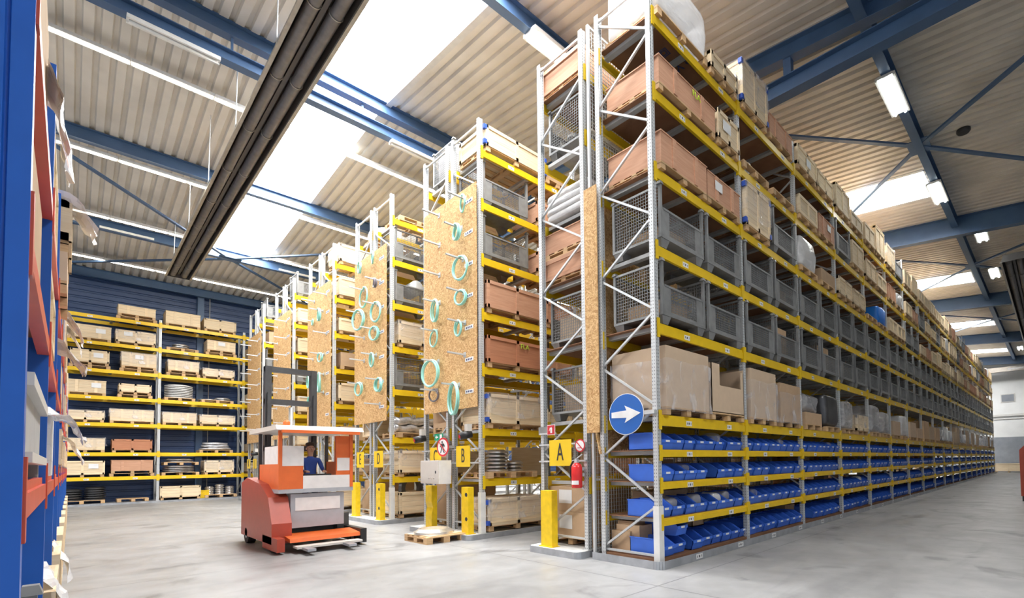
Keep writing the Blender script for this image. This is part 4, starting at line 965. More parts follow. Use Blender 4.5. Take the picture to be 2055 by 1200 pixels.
# rack B, first bay as seen from the cross aisle
BLOAD('B', 0, 0, 0, 'pine', 0.95, 1.75, 1.1, 0.60, corners=True, desc='whitish wooden crate with blue corners'); BLOAD('B', 0, 0, 1, 'carton', 2.3, 0.85, 0.9, 0.42)
BLOAD('B', 1, 0, 0, 'mesh', 0.72); BLOAD('B', 1, 0, 1, 'ply', 2.05, 0.9, 1.0, 0.62)
BLOAD('B', 2, 0, 0, 'mesh', 0.72); BLOAD('B', 2, 0, 1, 'ply', 2.05, 0.9, 1.0, 0.6)
BLOAD('B', 3, 0, 0, 'ply', 0.92, 1.68, 1.1, 0.74, battens='frame', desc='framed plywood crate'); BLOAD('B', 3, 0, 1, 'ply', 2.28, 0.9, 1.0, 0.66)
BLOAD('B', 4, 0, 0, 'red', 0.92, 1.68, 1.1, 0.72, battens='frame', lime='FLA', desc='reddish lime lettered crate'); BLOAD('B', 4, 0, 1, 'ply', 2.2, 0.9, 1.0, 0.7)
BLOAD('B', 5, 0, 0, 'pine', 0.90, 1.62, 1.1, 0.78, wrap='hood', corners=True, desc='film draped pale crate'); BLOAD('B', 5, 0, 1, 'pine', 2.25, 0.8, 1.0, 0.55)
BLOAD('B', 6, 0, 0, 'pallet', 0.78, 1.4, 1.05, desc='pallet of steel flanges')
for st, (dx, n, r) in enumerate(((0.62, 6, 0.26), (1.12, 3, 0.22))):
    for j in range(n): ring(XE + 0.1 + dx, 9.72, lev(6) + 0.15 + 0.085*j, r, r*0.62, 0.083, 'shiny flange, %s from the bottom of the %s stack, lowest shelf, rack with sign B' % (ORD[j], ('taller', 'shorter')[st]))
b = MB(); b.box(0, 0, 0, 0.95, 0.03, 0.72); tag(build('plywood_sheet', b, 'pine_smooth', None, (XE + 1.35, 9.95, lev(6) + 0.01)), 'upright plywood sheet beside the steel flanges on the lowest shelf, rack with sign B', 'board')
BLOAD('B', 7, 0, 0, 'pine', 0.90, 1.62, 1.1, 0.72, wrap='hood', corners=True, desc='wide pale crate under loose film')
for j in range(5): ring(XE + 0.1 + 2.25, 9.85, 0.14 + 0.1*j, 0.42, 0.2, 0.095, 'black steel ring, %s from the floor, stacked beside the wide crate of rack B' % ORD[j], mat='steel_dark')
# rack D, first bay
BLOAD('D', 0, 0, 0, 'pallet', 0.75, 1.2, 1.0)
BLOAD('D', 1, 0, 0, 'mesh', 0.72, high=True); BLOAD('D', 2, 0, 0, 'mesh', 0.72)
b = MB(); b.tube([(0, -0.3, 0), (0, 0.3, 0)], 0.21, 24); tag(build('steel_pipe', b, 'galvanised', None, (XE + 0.85, 14.2, lev(2) + 0.66), True), 'short wide steel pipe lying in the mesh crate, third shelf from top, rack D', 'pipe')
BLOAD('D', 3, 0, 0, 'pine', 0.85, 1.45, 1.05, 0.75, wrap='hood'); BLOAD('D', 4, 0, 0, 'mesh', 0.72, high=True)
for j in range(4):
    b = MB(); b.tube([(0, 0.05*math.sin(q*1.7 + j), 0.02*math.sin(q*2.3)) if False else (-0.75 + 0.15*q, 0.04*math.sin(q*1.7 + j), 0.03*math.sin(q*2.1 + j)) for q in range(11)], 0.12, 12)
    tag(build('foil_wrapped_pipe', b, 'bag_silver', None, (XE + 0.95, 13.95 + 0.24*(j % 2) + 0.1, lev(5) + 0.27 + 0.22*(j//2)), True), 'silver foil wrapped pipe, %s of four, sixth shelf from top, rack with sign D' % ORD[j], 'pipe')
BLOAD('D', 5, 0, None, 'pallet', 0.85, 1.5, 1.05, desc='pallet below silver wrapped pipes')
BLOAD('D', 6, 0, 0, 'pine', 0.95, 1.6, 1.05, 0.74, wrap='hood', number='24'); BLOAD('D', 7, 0, 0, 'pine', 0.95, 1.6, 1.1, 0.72, desc='open framed crate')
t = tag(ob('steel_ring', cm('bigflange', lambda b: b.lathe([(0.27, -0.06), (0.42, -0.06), (0.42, 0.06), (0.27, 0.06)], 32, ring=True), 'steel_ring', 'steel_dark'), None, (XE + 0.8, 14.2, 0.95)), 'large dark flange ring standing in the open framed crate, rack with sign D', 'ring'); t.rotation_euler = (PI/2, 0, 0.3)
# racks F, H, J and the rear rows
for r in 'FHJ':
    for k in range(8):
        u = rnd.random()
        if r == 'F' and k == 0: BLOAD(r, k, 0, 0, 'pine', 0.8, 1.4, 1.05, 0.72, wrap='hood')
        elif r == 'F' and k == 4: BLOAD(r, k, 0, 0, 'pine', 0.85, 1.5, 1.05, 0.74, number='2')
        elif r == 'H' and k == 0 or (r == 'J' and k in (0, 2, 3)): BLOAD(r, k, 0, 0, 'mesh', 0.72)
        elif u < 0.6: BLOAD(r, k, 0, 0, 'pine', 0.85, 1.5, 1.05, rnd.choice((0.55, 0.68, 0.75)))
        elif u < 0.8: BLOAD(r, k, 0, 0, 'mesh', 0.72)
        else: BLOAD(r, k, 0, 0, 'carton', 0.75, 1.2, 1.05, 0.6)
        if k % 2: BLOAD(r, k, 0, 1, 'pine', 2.2, 1.0, 1.05, 0.6)
BLOAD('C', 0, 0, 0, 'mesh', 0.78); bulk(XE + 0.88, 11.27, LEVB[0] + 0.18, 1.15, 0.9, 0.86, 'white film bundle inside the mesh crate on top of rack C', seed=12.0, pallet=False, e=0.25)
BLOAD('E', 0, 0, 0, 'bulk', 0.85, 1.3, 1.05, 0.5, seed=14.0, e=0.5, amp=0.14, desc='loose white film heap'); BLOAD('K', 0, 0, 0, 'bulk', 0.85, 1.3, 1.05, 0.7, seed=15.0, e=0.5, amp=0.12, desc='loose tan film heap')
for r in 'CEGIK':
    for k in range(1, 8):
        if k == 7:
            BLOAD(r, 7, 0, 0, 'carton', 0.75, 1.2, 1.05, 0.72, paper=False, desc='lower brown box'); carton(XE + 0.85, (RACKY[r][0] + RACKY[r][1])/2, 0.13 + 0.73, 1.15, 1.0, 0.34, 'upper brown box, floor level, first bay, ' + NAMES[r], pallet=False)
        else: BLOAD(r, k, 0, 0, rnd.choice(('pine', 'carton', 'pine')), 0.85, 1.35, 1.0, rnd.choice((0.55, 0.65, 0.72)))

# crates on the rack along the blue wall: (level, bay, x0, x1, h, kind)
WR = 32.18
def wl(k, i): return '%s, %s bay, blue wall rack' % (SHN[k], ORD[i])
def wcrate(k, i, s, x0, x1, h, mat='pine', dbl=False, wrap=None, lab=None):
    P = '%s, %s, %s bay, blue wall rack' % (('first slot', 'second slot')[s], SHN[k], ORD[i]); z = lev(k) + (0.10 if k == 7 else 0)
    if dbl: pallet((x0 + x1)/2, WR + 0.6, z, x1 - x0 + 0.12, 1.1, 'wooden pallet under crate, ' + P); z += 0.146
    crate((x0 + x1)/2, WR + 0.56, z, x1 - x0, 1.08, h, mat, {'pine': 'pale wooden crate', 'plywood_red': 'reddish plywood crate', 'plywood_pink': 'pinkish plywood crate'}[mat] + ', ' + P, battens='two' if (k + i + s) % 2 else 'frame', wrap=wrap, label_at=lab)
for a in ((0, 0, 1, 1.4, 2.72, 0.52, 'pine', True), (0, 1, 0, 3.1, 4.45, 0.74), (0, 1, 1, 4.62, 5.95, 0.66), (1, 0, 0, -0.25, 1.18, 0.70, 'pine', False, None, (0.26, 0.6, 0.32)), (1, 0, 1, 1.35, 2.72, 0.68, 'pine', False, 'hood', (-0.2, 0.7, 0.3)),
          (1, 1, 1, 4.75, 5.95, 0.62, 'pine', True, None, (0, 0.7, 0.3)), (2, 0, 0, -0.1, 1.12, 0.68, 'pine', True, None, (0.22, 0.6, 0.32)), (2, 0, 1, 1.55, 2.78, 0.76, 'pine', True, 'hood', (0, 0.7, 0.3)), (2, 1, 0, 3.22, 4.42, 0.62, 'pine', True, 'hood'), (2, 1, 1, 4.6, 5.9, 0.52, 'pine', False, 'hood'),
          (3, 0, 0, -0.22, 1.05, 0.68, 'pine', False, None, (0.25, 0.6, 0.32)), (3, 0, 1, 1.5, 2.6, 0.50, 'pine', True), (4, 0, 0, -0.2, 1.0, 0.52, 'pine', False, 'hood'), (4, 0, 1, 1.2, 2.72, 0.66, 'pine', False, 'hood'), (4, 1, 0, 3.05, 4.35, 0.62, 'pine', False, 'hood'), (4, 1, 1, 4.5, 5.95, 0.58, 'pine', False, 'hood'),
          (5, 0, 0, -0.2, 1.05, 0.64, 'pine', False, 'hood'), (5, 0, 1, 1.3, 2.66, 0.62, 'plywood_red'), (6, 0, 0, -0.35, 1.05, 0.74, 'pine', False, None, (0.25, 0.6, 0.32)), (6, 0, 1, 1.28, 2.72, 0.62, 'plywood_pink', True), (6, 1, 1, 4.72, 5.92, 0.72, 'pine', False, 'hood'), (7, 1, 0, 3.02, 4.55, 0.66),
          (1, 2, 0, 6.55, 7.9, 0.6), (2, 2, 0, 6.6, 7.8, 0.66), (3, 2, 0, 6.55, 7.8, 0.6), (4, 2, 0, 6.6, 7.9, 0.6), (6, 2, 0, 6.6, 7.9, 0.6), (5, 2, 0, 6.6, 7.9, 0.5), (7, 2, 0, 6.6, 7.9, 0.6)): wcrate(*a)
def wpallet(k, i, s, x0, x1, desc): 
    z = lev(k) + (0.10 if k == 7 else 0)
    pallet((x0 + x1)/2, WR + 0.6, z, x1 - x0, 1.1, desc + ', %s, %s bay, rack along blue wall' % (SHN[k], ORD[i])); return z + 0.146
def wrings(z, x, n, r, hh, desc, mat='steel_bright'):
    for j in range(n): ring(x, WR + 0.6, z + hh*j, r, r*0.7, hh*0.96, desc % ORD[j], mat, flange=True)
z = wpallet(1, 1, 0, 3.15, 4.4, 'pallet under steel rings'); wrings(z, 3.75, 3, 0.34, 0.09, 'steel ring, %s from the bottom, second shelf from top, rack along blue wall')
z = wpallet(3, 1, 0, 3.1, 4.3, 'pallet under white ring pile'); wrings(z, 3.7, 8, 0.56, 0.085, 'steel ring in the tall white pile, %s from the bottom, rack along blue wall', 'lamp_body')
z = wpallet(3, 1, 1, 4.55, 5.9, 'pallet under two low steel rings'); wrings(z, 4.95, 1, 0.5, 0.06, 'flat steel ring, %s on the fourth shelf pallet, rack along blue wall'); wrings(z, 5.5, 2, 0.36, 0.09, 'domed steel ring, %s from the bottom, fourth shelf, rack along blue wall')
z = wpallet(5, 1, 1, 4.5, 5.9, 'pallet under silver sacks')
for j in range(3): bulk(5.2, WR + 0.6, z + 0.13*j, 1.3 - 0.12*j, 0.95, 0.14, 'silver plastic sack, %s from the bottom, sixth shelf, rack along blue wall' % ORD[j], mat='bag_silver', seed=j*3.0, pallet=False, e=0.5, amp=0.04, name='silver_sack', cat='sack')
z = wpallet(6, 1, 0, 3.05, 4.5, 'pallet under large flat rings'); wrings(z, 3.75, 4, 0.62, 0.085, 'large flat steel ring, %s from the bottom, lowest shelf, rack along blue wall')
pallet(3.8, WR + 0.6, z + 0.36, 1.35, 1.1, 'small pallet lying between two piles of flat rings, rack along blue wall'); wrings(z + 0.51, 3.75, 2, 0.55, 0.09, 'flat steel ring above the small pallet, %s of two, rack along blue wall')
z = wpallet(7, 0, 0, -0.4, 1.1, 'pallet under two dark ring piles'); wrings(z, -0.02, 5, 0.40, 0.105, 'dark steel ring, %s from the floor, pile nearer the blue rack', 'steel_dark'); wrings(z, 0.78, 6, 0.36, 0.1, 'dark steel ring, %s from the floor, pile farther from the blue rack', 'steel_dark')
wpallet(7, 0, 1, 1.5, 2.6, 'empty low pallet')
z = wpallet(7, 1, 1, 4.75, 6.1, 'pallet under three ring piles')
for q, xx in enumerate((5.0, 5.43, 5.86)): wrings(z, xx, (4, 5, 4)[q], 0.2, 0.105, 'small steel ring, %s up in the ' + ('first', 'middle', 'third')[q] + ' pile at floor level, blue wall rack')
b = MB(); b.box(0, 0, 0, 0.35, 0.4, 0.36); b.box(-0.02, -0.02, 0.36, 0.37, 0.42, 0.4); tag(build('yellow_box', b, 'guard_yellow', None, (4.58, WR + 0.2, 0.1)), 'small yellow box on the floor between a crate and ring piles', 'box')
b = MB(); b.box(-0.02, 0.45, 0.02, 8, 1.1, 0.1)
b = MB(); b.box(-0.65, WR - 0.05, 0, 9.9, WR + 1.25, 0.095); struct('trim_plinth', b, 'galvanised_rail')
# ------------------------------------------------------------------ kerbs, guards, panels and signs at the rack ends
def rounded(x0, y0, x1, y1, r, n=5):
    p = []
    for cx, cy, a in ((x1 - r, y1 - r, 0), (x0 + r, y1 - r, 90), (x0 + r, y0 + r, 180), (x1 - r, y0 + r, 270)):
        for k in range(n + 1): t = math.radians(a + 90*k/n); p.append((cx + r*math.cos(t), cy + r*math.sin(t)))
    return p
def plinth(label, y0, y1, x0=5.86, x1=XE + 36, h=0.115):
    t = thing('rack_plinth', label, 'kerb', (0, 0, 0))
    b = MB(); b.prism(rounded(x0, y0, x1, y1, 0.12), 'z', 0, h); build('concrete_slab', b, 'pedestal', t)
    b = MB(); o = rounded(x0 - 0.012, y0 - 0.012, x1, y1 + 0.012, 0.13); n = len(o)
    for i in range(n): j = (i + 1) % n; b.face([(*o[i], 0), (*o[j], 0), (*o[j], h + 0.004), (*o[i], h + 0.004)])
    build('steel_edging', b, 'galvanised_rail', t)
plinth('low concrete plinth with steel edge under the end of rack A', 5.98, 7.30)
for r, q, l in (('B', 'C', 'under racks B and C'), ('D', 'E', 'under racks D and E'), ('F', 'G', 'under the sixth and seventh rack rows'), ('H', 'I', 'under the eighth and ninth rack rows'), ('J', 'K', 'under the tenth and eleventh rack rows')):
    plinth('low concrete plinth with steel edge ' + l, RACKY[r][0] - 0.06, RACKY[q][1] + 0.1, 5.80)
t = thing('steel_kerb', 'galvanised steel kerb around the foot of the long bin rack', 'kerb', (0, 0, 0))
o = rounded(XE - 0.10, 4.40, 64, 7, 0.14)
b = MB(); path = [(XE + BAY*NB + 0.1, 4.40)] + [(XE + 0.05, 4.40)] + [(XE + 0.04 - 0.14*math.sin(a*PI/10), 4.54 - 0.14*math.cos(a*PI/10)) for a in range(1, 6)] + [(XE - 0.10, 5.82)]
for (xa, ya), (xb, yb) in zip(path, path[1:]):
    d = Vector((xb - xa, yb - ya, 0)).normalized(); nrm = Vector((d.y, -d.x, 0))*0.012
    b.hexa([(xa, ya, 0), (xb, yb, 0), (xb - nrm.x, yb - nrm.y, 0), (xa - nrm.x, ya - nrm.y, 0), (xa, ya, 0.125), (xb, yb, 0.125), (xb - nrm.x, yb - nrm.y, 0.125), (xa - nrm.x, ya - nrm.y, 0.125)])
build('kerb_rail', b, 'galvanised_rail', t)
for i in range(12):
    for fx in (0.34, 0.86): ob('location_label', lab_mesh(0.2), t, (XE + BAY*i + 2.8*fx, 4.386, 0.066))

def guard(y0, x, label, w=0.30, h=1.02, z=0.117, dots=False, dent=False):
    t = thing('guard_post', label, 'bollard', (x, y0, z))
    b = MB(); b.box(-0.10, -0.03, 0, 0.10, w + 0.03, 0.012)
    if dent: b.prism([(-0.07, 0), (0.07, 0), (0.07, h), (-0.07, h), (-0.07, h*0.62), (-0.035, h*0.48), (-0.07, h*0.3)], 'y', 0, w)
    else: b.box(-0.07, 0, 0, 0.07, w, h)
    build('post_shell', b, 'guard_yellow', t)
    if dots:
        for zz in (h*0.84, h*0.32):
            b = MB(); b.disc((-0.0715, w*0.30, zz), 0.045, 'x', 20, rx=0.05); build('reflector_spot', b, 'ink', t)
guard(6.72, 6.02, 'yellow steel guard post in front of rack A')
guard(9.40, 5.98, 'yellow guard post with black spots in front of rack B', 0.27, dots=True)
guard(11.06, 6.02, 'dented yellow guard post behind the floor pallet in front of rack C', 0.30, dent=True)
guard(13.86, 5.98, 'yellow guard post with black spots in front of rack D', 0.28, dots=True)
guard(15.6, 5.98, 'plain yellow guard post in front of rack E', 0.30)

def end_board(name_lab, y0, y1, z0, z1, pegs, rack_words, cat='board'):
    t = thing('chipboard_sheet', name_lab, cat, (XE - 0.03, y0, z0))
    b = MB(); b.box(-0.02, 0, 0, 0, y1 - y0, z1 - z0); build('board_face', b, 'chipboard', t)
    def pegfn(b):
        b.box(-0.44, -0.02, -0.018, 0, -0.012, 0.018); b.box(-0.44, 0.012, -0.018, 0, 0.02, 0.018); b.box(-0.44, -0.02, 0.012, 0, 0.02, 0.018); b.box(-0.006, -0.05, -0.06, 0.0, 0.05, 0.06)
    n = 0
    for p in pegs:
        ob('hose_peg', cm('peg', pegfn, 'hose_peg', 'galvanised'), t, (-0.02, p[0] - y0, p[1] - z0))
        if len(p) > 2:
            cy, cz, r = p[2:5]; mat = p[5] if len(p) > 5 else 'hose_teal'; turns = 1 + (n*7 % 3 > 0) + (n % 4 == 2)
            b = MB(); pts = []
            for q in range(28*turns + 1):
                a = 2*PI*q/28; dr = 0.012*math.sin(q*0.31); pts.append((0.02*math.sin(a*0.5 + n) - 0.018*q/28, (r + dr)*math.sin(a), (r + dr)*math.cos(a)))
            b.tube(pts, 0.021 if r < 0.3 else 0.026, 8)
            h = tag(build('hose_coil', b, mat, None, (XE - 0.085 - 0.03*(n % 3), p[0] + (cy - p[0])*0.6, p[1] - r + 0.03), True), '%s hose coil on the %s peg of the board on %s' % ('teal' if mat == 'hose_teal' else 'dark grey', (ORD + ['twentieth'])[n], rack_words), 'hose', 'hose coils on the end boards')
            yw = math.radians((n*37 % 32) - 16); h.rotation_euler = (0, 0, yw); h.location.x -= r*abs(math.sin(yw))*0.9
        n += 1
    for k in range(7):
        zz = z1 - z0 - 0.35 - 0.73*k
        if zz > 0.1: ob('location_label', cm('pl', lambda b: (b.box(-0.003, -0.17, -0.045, 0, 0.17, 0.045), [b.box(-0.005, q - 0.02, -0.02, -0.003, q + 0.02, 0.02, 1) for q in (-0.1, -0.04, 0.03, 0.1)]), 'location_label', ['paper', 'ink_blue']), t, (-0.021, 0.3, zz))
    return t
end_board('tall chipboard sheet hung with teal hoses on the end of racks B and C', 9.36, 11.74, 2.92, 8.02,
  [(9.80, 7.78, 9.78, 7.62, 0.18), (10.98, 7.81), (9.96, 7.14, 9.93, 7.0, 0.17), (10.96, 7.06), (9.90, 6.39, 9.85, 6.17, 0.27), (10.97, 6.31), (9.87, 5.61, 9.9, 5.5, 0.17), (10.97, 5.62, 10.94, 5.42, 0.26), (9.83, 4.89, 9.95, 4.8, 0.17),
   (11.1, 4.93, 11.16, 4.76, 0.21), (9.84, 4.15), (11.03, 4.17, 11.27, 3.97, 0.32), (11.1, 3.46, 11.19, 3.35, 0.15, 'hose_grey'), (10.10, 3.48, 10.03, 3.15, 0.36)], 'racks B and C')
end_board('tall chipboard sheet hung with hoses on the end of racks D and E', 13.98, 16.28, 2.93, 8.08,
  [(14.84, 8.0, 14.7, 7.76, 0.17), (15.77, 7.93, 15.5, 7.71, 0.17), (14.38, 7.08, 14.45, 6.97, 0.12, 'hose_grey'), (15.57, 7.1, 15.35, 6.78, 0.31), (14.55, 6.41, 14.41, 6.08, 0.29), (15.8, 6.42, 15.5, 5.95, 0.31), (14.75, 5.71, 14.5, 5.48, 0.2), (15.52, 5.59),
   (14.65, 4.92, 14.62, 4.8, 0.2), (15.52, 4.88), (14.33, 4.14, 14.2, 3.97, 0.19), (15.67, 4.17, 15.6, 4.0, 0.2), (14.4, 3.43)], 'racks D and E')
end_board('tall chipboard sheet with pegs on the end of the sixth and seventh rack rows', 18.42, 20.88, 2.95, 8.2,
  [(18.86, 7.77), (20.13, 7.82), (19.2, 7.26, 19.14, 6.99, 0.21), (20.28, 7.1, 20.05, 7.04, 0.11), (18.84, 6.37), (19.08, 5.66, 19.12, 5.54, 0.16), (20.25, 5.66), (19.07, 4.94, 19.1, 4.66, 0.34), (20.41, 4.98, 20.23, 4.76, 0.22), (19.1, 4.29), (20.34, 4.22, 20.15, 3.94, 0.17)], 'the sixth rack row')
for y0, l, w in ((23.05, 'tall chipboard sheet with bare pegs on the end of the eighth and ninth rack rows', 'the eighth rack row'), (27.75, 'tall chipboard sheet with bare pegs on the end of the tenth and eleventh rack rows', 'the tenth rack row')):
    end_board(l, y0, y0 + 2.5, 2.85, 8.2, [(y0 + (0.6 if c else 1.9), 7.8 - 0.72*k) for k in range(7) for c in (0, 1)], w)

# wire partition and chipboard between the bin rack and rack A
t = thing('wire_partition', 'tall wire mesh partition between the long bin rack and rack A', 'fence', (XE - 0.02, 5.86, 0.05))
for i in range(4):
    b = MB(); b.box(0 + 2.4*i, -0.025, 0, 0.05 + 2.4*i, 0.025, 9.4); build('partition_post', b, 'galvanised', t)
for i in range(3):
    for k in range(5):
        z0 = 0.05 + 1.87*k; nn = (24, 19)
        ob('mesh_grille', cm(('part', nn), lambda b: (wires(b, (0, 0, 0), (2.35, 0, 0), (0, 0, 1.85), 34, 27, 0.008), b.box(0, -0.02, 1.83, 2.35, 0.02, 1.87)), 'mesh_grille', 'galvanised'), t, (0.05 + 2.4*i, 0, z0))
b = MB(); b.box(0, 0, 0, 2.6, 0.018, 4.25); b.hexa([(0, 0, 0), (2.6, 0, 0), (2.6, 0.018, 0), (0, 0.018, 0), (-0.02, -0.12, -0.42), (1.5, -0.12, -0.2), (1.5, -0.10, -0.2), (-0.02, -0.10, -0.42)])
tag(build('chipboard_sheet', b, 'chipboard', None, (XE - 0.03, 5.78, 2.2)), 'narrow looking chipboard sheet standing between the bin rack and rack A', 'board')
b = MB(); b.box(0, 0, 0, 0.02, 0.30, 4.3); tag(build('chipboard_sheet', b, 'chipboard', None, (XE - 0.06, 5.66, 2.15)), 'narrow chipboard strip closing the gap beside rack A', 'board')

def letter_sign(y0, y1, letter, label, z0=1.585, z1=2.065, x=6.12):
    t = thing('letter_sign', label, 'sign', (x, (y0 + y1)/2, (z0 + z1)/2)); w = (y1 - y0)/2; h = (z1 - z0)/2
    b = MB(); b.box(-0.008, -w, -h, 0, w, h); build('sign_plate', b, 'sign_yellow', t)
    ylo, yhi = min(RACKY[r][0] for r in [letter]) - (y0 + y1)/2, RACKY[letter][1] - (y0 + y1)/2
    for zz in (-h*0.7, h*0.6): b = MB(); b.box(0.0, ylo, zz, XE - x + 0.004, yhi, zz + 0.03); build('sign_bracket', b, 'galvanised', t)
    flat_text(letter, 0.44, t, (-0.010, 0, 0), '-x', 'ink', 'painted_lettering', sx=0.62, sz=1.05)
letter_sign(6.36, 6.95, 'A', 'yellow square sign with black letter A on the end of rack A')
letter_sign(9.64, 10.22, 'B', 'yellow sign with black letter B under the tall chipboard')
letter_sign(10.90, 11.44, 'C', 'yellow sign with black letter C, partly behind the grey cabinet')
letter_sign(14.16, 14.76, 'D', 'yellow sign with black letter D behind the orange truck')
letter_sign(15.52, 16.06, 'E', 'yellow sign with black letter E behind the orange truck')
letter_sign(28.3, 28.95, 'J', 'small yellow sign on the tenth rack row, near the blue wall rack'); letter_sign(29.5, 30.15, 'K', 'small yellow sign on the eleventh rack row, near the blue wall rack')

def round_sign(name, label, cy, cz, ry, rz_, x, faces, yaw=0.0, arm=(-0.3, 0.3)):
    t = thing(name, label, 'sign', (x, cy, cz), yaw)
    b = MB(); b.box(0.0, arm[0], -0.03, XE - x + 0.004, arm[1], 0.03); build('sign_bracket', b, 'galvanised', t)
    for i, (nm, mat, s) in enumerate(faces):
        b = MB(); d = 0.004*i
        n = 40; ring_ = [(ry*s*math.cos(2*PI*j/n), rz_*s*math.sin(2*PI*j/n)) for j in range(n)]
        b.prism(ring_, 'x', -0.006 - d, -0.001 - d + (0.0 if i == 0 else 0.003)); build(nm, b, mat, t)
    return t
t = round_sign('direction_sign', 'round blue sign with white arrow hung on the end of the bin rack', 5.06, 2.41, 0.365, 0.335, 6.10, (('sign_rim', 'sign_white', 1.0), ('sign_plate', 'sign_blue', 0.965)), arm=(-0.56, 0.0))
b = MB(); b.prism([(0.30, -0.045), (0.30, 0.045), (-0.02, 0.06), (0.02, 0.14), (-0.305, 0.0), (0.02, -0.14), (-0.02, -0.06)], 'x', -0.016, -0.012); build('arrow_marking', b, 'sign_white', t)
t = round_sign('prohibition_sign', 'round white sign with red rim and slash above the extinguisher on rack A', 6.13, 1.94, 0.125, 0.115, 6.11, (('sign_rim', 'sign_red', 1.0), ('sign_plate', 'sign_white', 0.80)), arm=(-0.1, 0.1))
b = MB(); b.bar((-0.016, 0.075, 0.068), (-0.016, -0.075, -0.068), 0.018, 0.004, upv=(1, 0, 0)); b.box(-0.015, -0.05, -0.045, -0.012, 0.055, -0.035); build('slash_marking', b, 'sign_red', t)
t = round_sign('prohibition_sign', 'round no pedestrians sign with red rim above the grey cabinet', 10.58, 2.055, 0.27, 0.225, 5.98, (('sign_rim', 'sign_red', 1.0), ('sign_plate', 'sign_white', 0.80)), arm=(-0.18, 0.2))
b = MB(); b.disc((-0.0165, 0.01, 0.115), 0.03, 'x', 16); b.prism([(-0.05, 0.08), (0.055, 0.08), (0.05, -0.02), (-0.04, -0.02)], 'x', -0.0165, -0.014)
for p, q in (((0.03, -0.01), (0.085, -0.14)), ((-0.02, -0.01), (-0.03, -0.08)), ((-0.03, -0.08), (-0.085, -0.14)), ((0.05, 0.07), (0.10, 0.0)), ((-0.05, 0.07), (-0.09, 0.01))): b.bar((-0.0155, *p), (-0.0155, *q), 0.03, 0.003, upv=(1, 0, 0))
build('walker_marking', b, 'ink', t)
b = MB(); b.bar((-0.019, 0.15, 0.12), (-0.019, -0.15, -0.12), 0.026, 0.004, upv=(1, 0, 0)); build('slash_marking', b, 'sign_red', t)
t = thing('fire_sign', 'small red fire extinguisher sign on the end post of rack A', 'sign', (6.12, 6.9, 2.26))
b = MB(); b.box(-0.006, -0.11, -0.095, 0, 0.11, 0.095); build('sign_plate', b, 'sign_white', t)
b = MB(); b.box(-0.009, -0.1, -0.085, -0.006, 0.1, 0.085); build('sign_ground', b, 'sign_red', t)
b = MB(); b.prism([(-0.035, -0.06), (0.015, -0.06), (0.015, 0.03), (-0.01, 0.055), (-0.035, 0.03)], 'x', -0.011, -0.009); b.bar((-0.010, 0.02, 0.04), (-0.010, 0.05, -0.02), 0.012, 0.002, upv=(1, 0, 0)); build('extinguisher_marking', b, 'sign_white', t)
b = MB(); b.box(0, -0.08, -0.08, XE - 6.12 + 0.004, 0.34, -0.05); build('sign_bracket', b, 'galvanised', t)
b = MB(); b.box(0, 0, 0, 0.012, 0.28, 0.15); tag(build('grey_plate', b, 'grey_steel', None, (6.135, 7.0, 2.18)), 'plain grey plate beside the red fire sign on rack A', 'plate')
t = thing('exit_sign', 'small green emergency sign with white arrow above the no pedestrians sign', 'sign', (6.0, 10.8, 2.30))
b = MB(); b.box(-0.006, -0.2, -0.08, 0, 0.2, 0.08); build('sign_plate', b, 'sign_green', t)
b = MB(); b.prism([(0.03, -0.018), (0.03, 0.018), (0.10, 0.018), (0.10, 0.045), (0.165, 0), (0.10, -0.045), (0.10, -0.018)], 'x', -0.009, -0.006); b.prism([(-0.15, -0.06), (-0.05, -0.06), (-0.05, 0.06), (-0.15, 0.06)], 'x', -0.009, -0.006); build('arrow_marking', b, 'sign_white', t)
b = MB(); b.box(0, -0.12, -0.02, XE - 6.0 + 0.004, 0.0, 0.02); build('sign_bracket', b, 'galvanised', t)
# fire extinguisher
t = thing('fire_extinguisher', 'red fire extinguisher hanging on the front post of rack A', 'fire extinguisher', (6.02, 6.13, 1.20))
b = MB(); b.lathe([(0, 0), (0.085, 0), (0.095, 0.02), (0.095, 0.36), (0.075, 0.41), (0.03, 0.44), (0.03, 0.46), (0, 0.46)], 24); build('cylinder_shell', b, 'red_gloss', t, smooth=True)
b = MB(); b.prism([(0.097*math.cos(a), 0.097*math.sin(a)) for a in [PI*0.85 + PI*0.5*k/8 for k in range(9)]] + [(0.09*math.cos(a), 0.09*math.sin(a)) for a in [PI*0.85 + PI*0.5*k/8 for k in range(8, -1, -1)]], 'z', 0.06, 0.13); build('instruction_label', b, 'sign_white', t)
b = MB(); b.box(-0.03, -0.03, 0.44, 0.03, 0.03, 0.50); b.bar((0, 0.02, 0.50), (0.0, -0.13, 0.58), 0.03, 0.012); build('valve_head', b, 'galvanised', t)
b = MB(); b.tube([(0, 0.03, 0.47), (-0.01, 0.09, 0.46), (-0.02, 0.14, 0.38), (-0.02, 0.145, 0.25), (-0.01, 0.12, 0.1), (0, 0.105, 0.04)], 0.014, 8); build('discharge_hose', b, 'black_plastic', t, smooth=True)
b = MB(); b.box(0.08, -0.04, 0.3, 0.154, 0.04, 0.36); build('hanger_plate', b, 'galvanised', t)
b = MB(); b.box(0.06, -0.08, 0.2, 0.11, 0.08, 0.26); build('wall_bracket', b, 'galvanised', t)
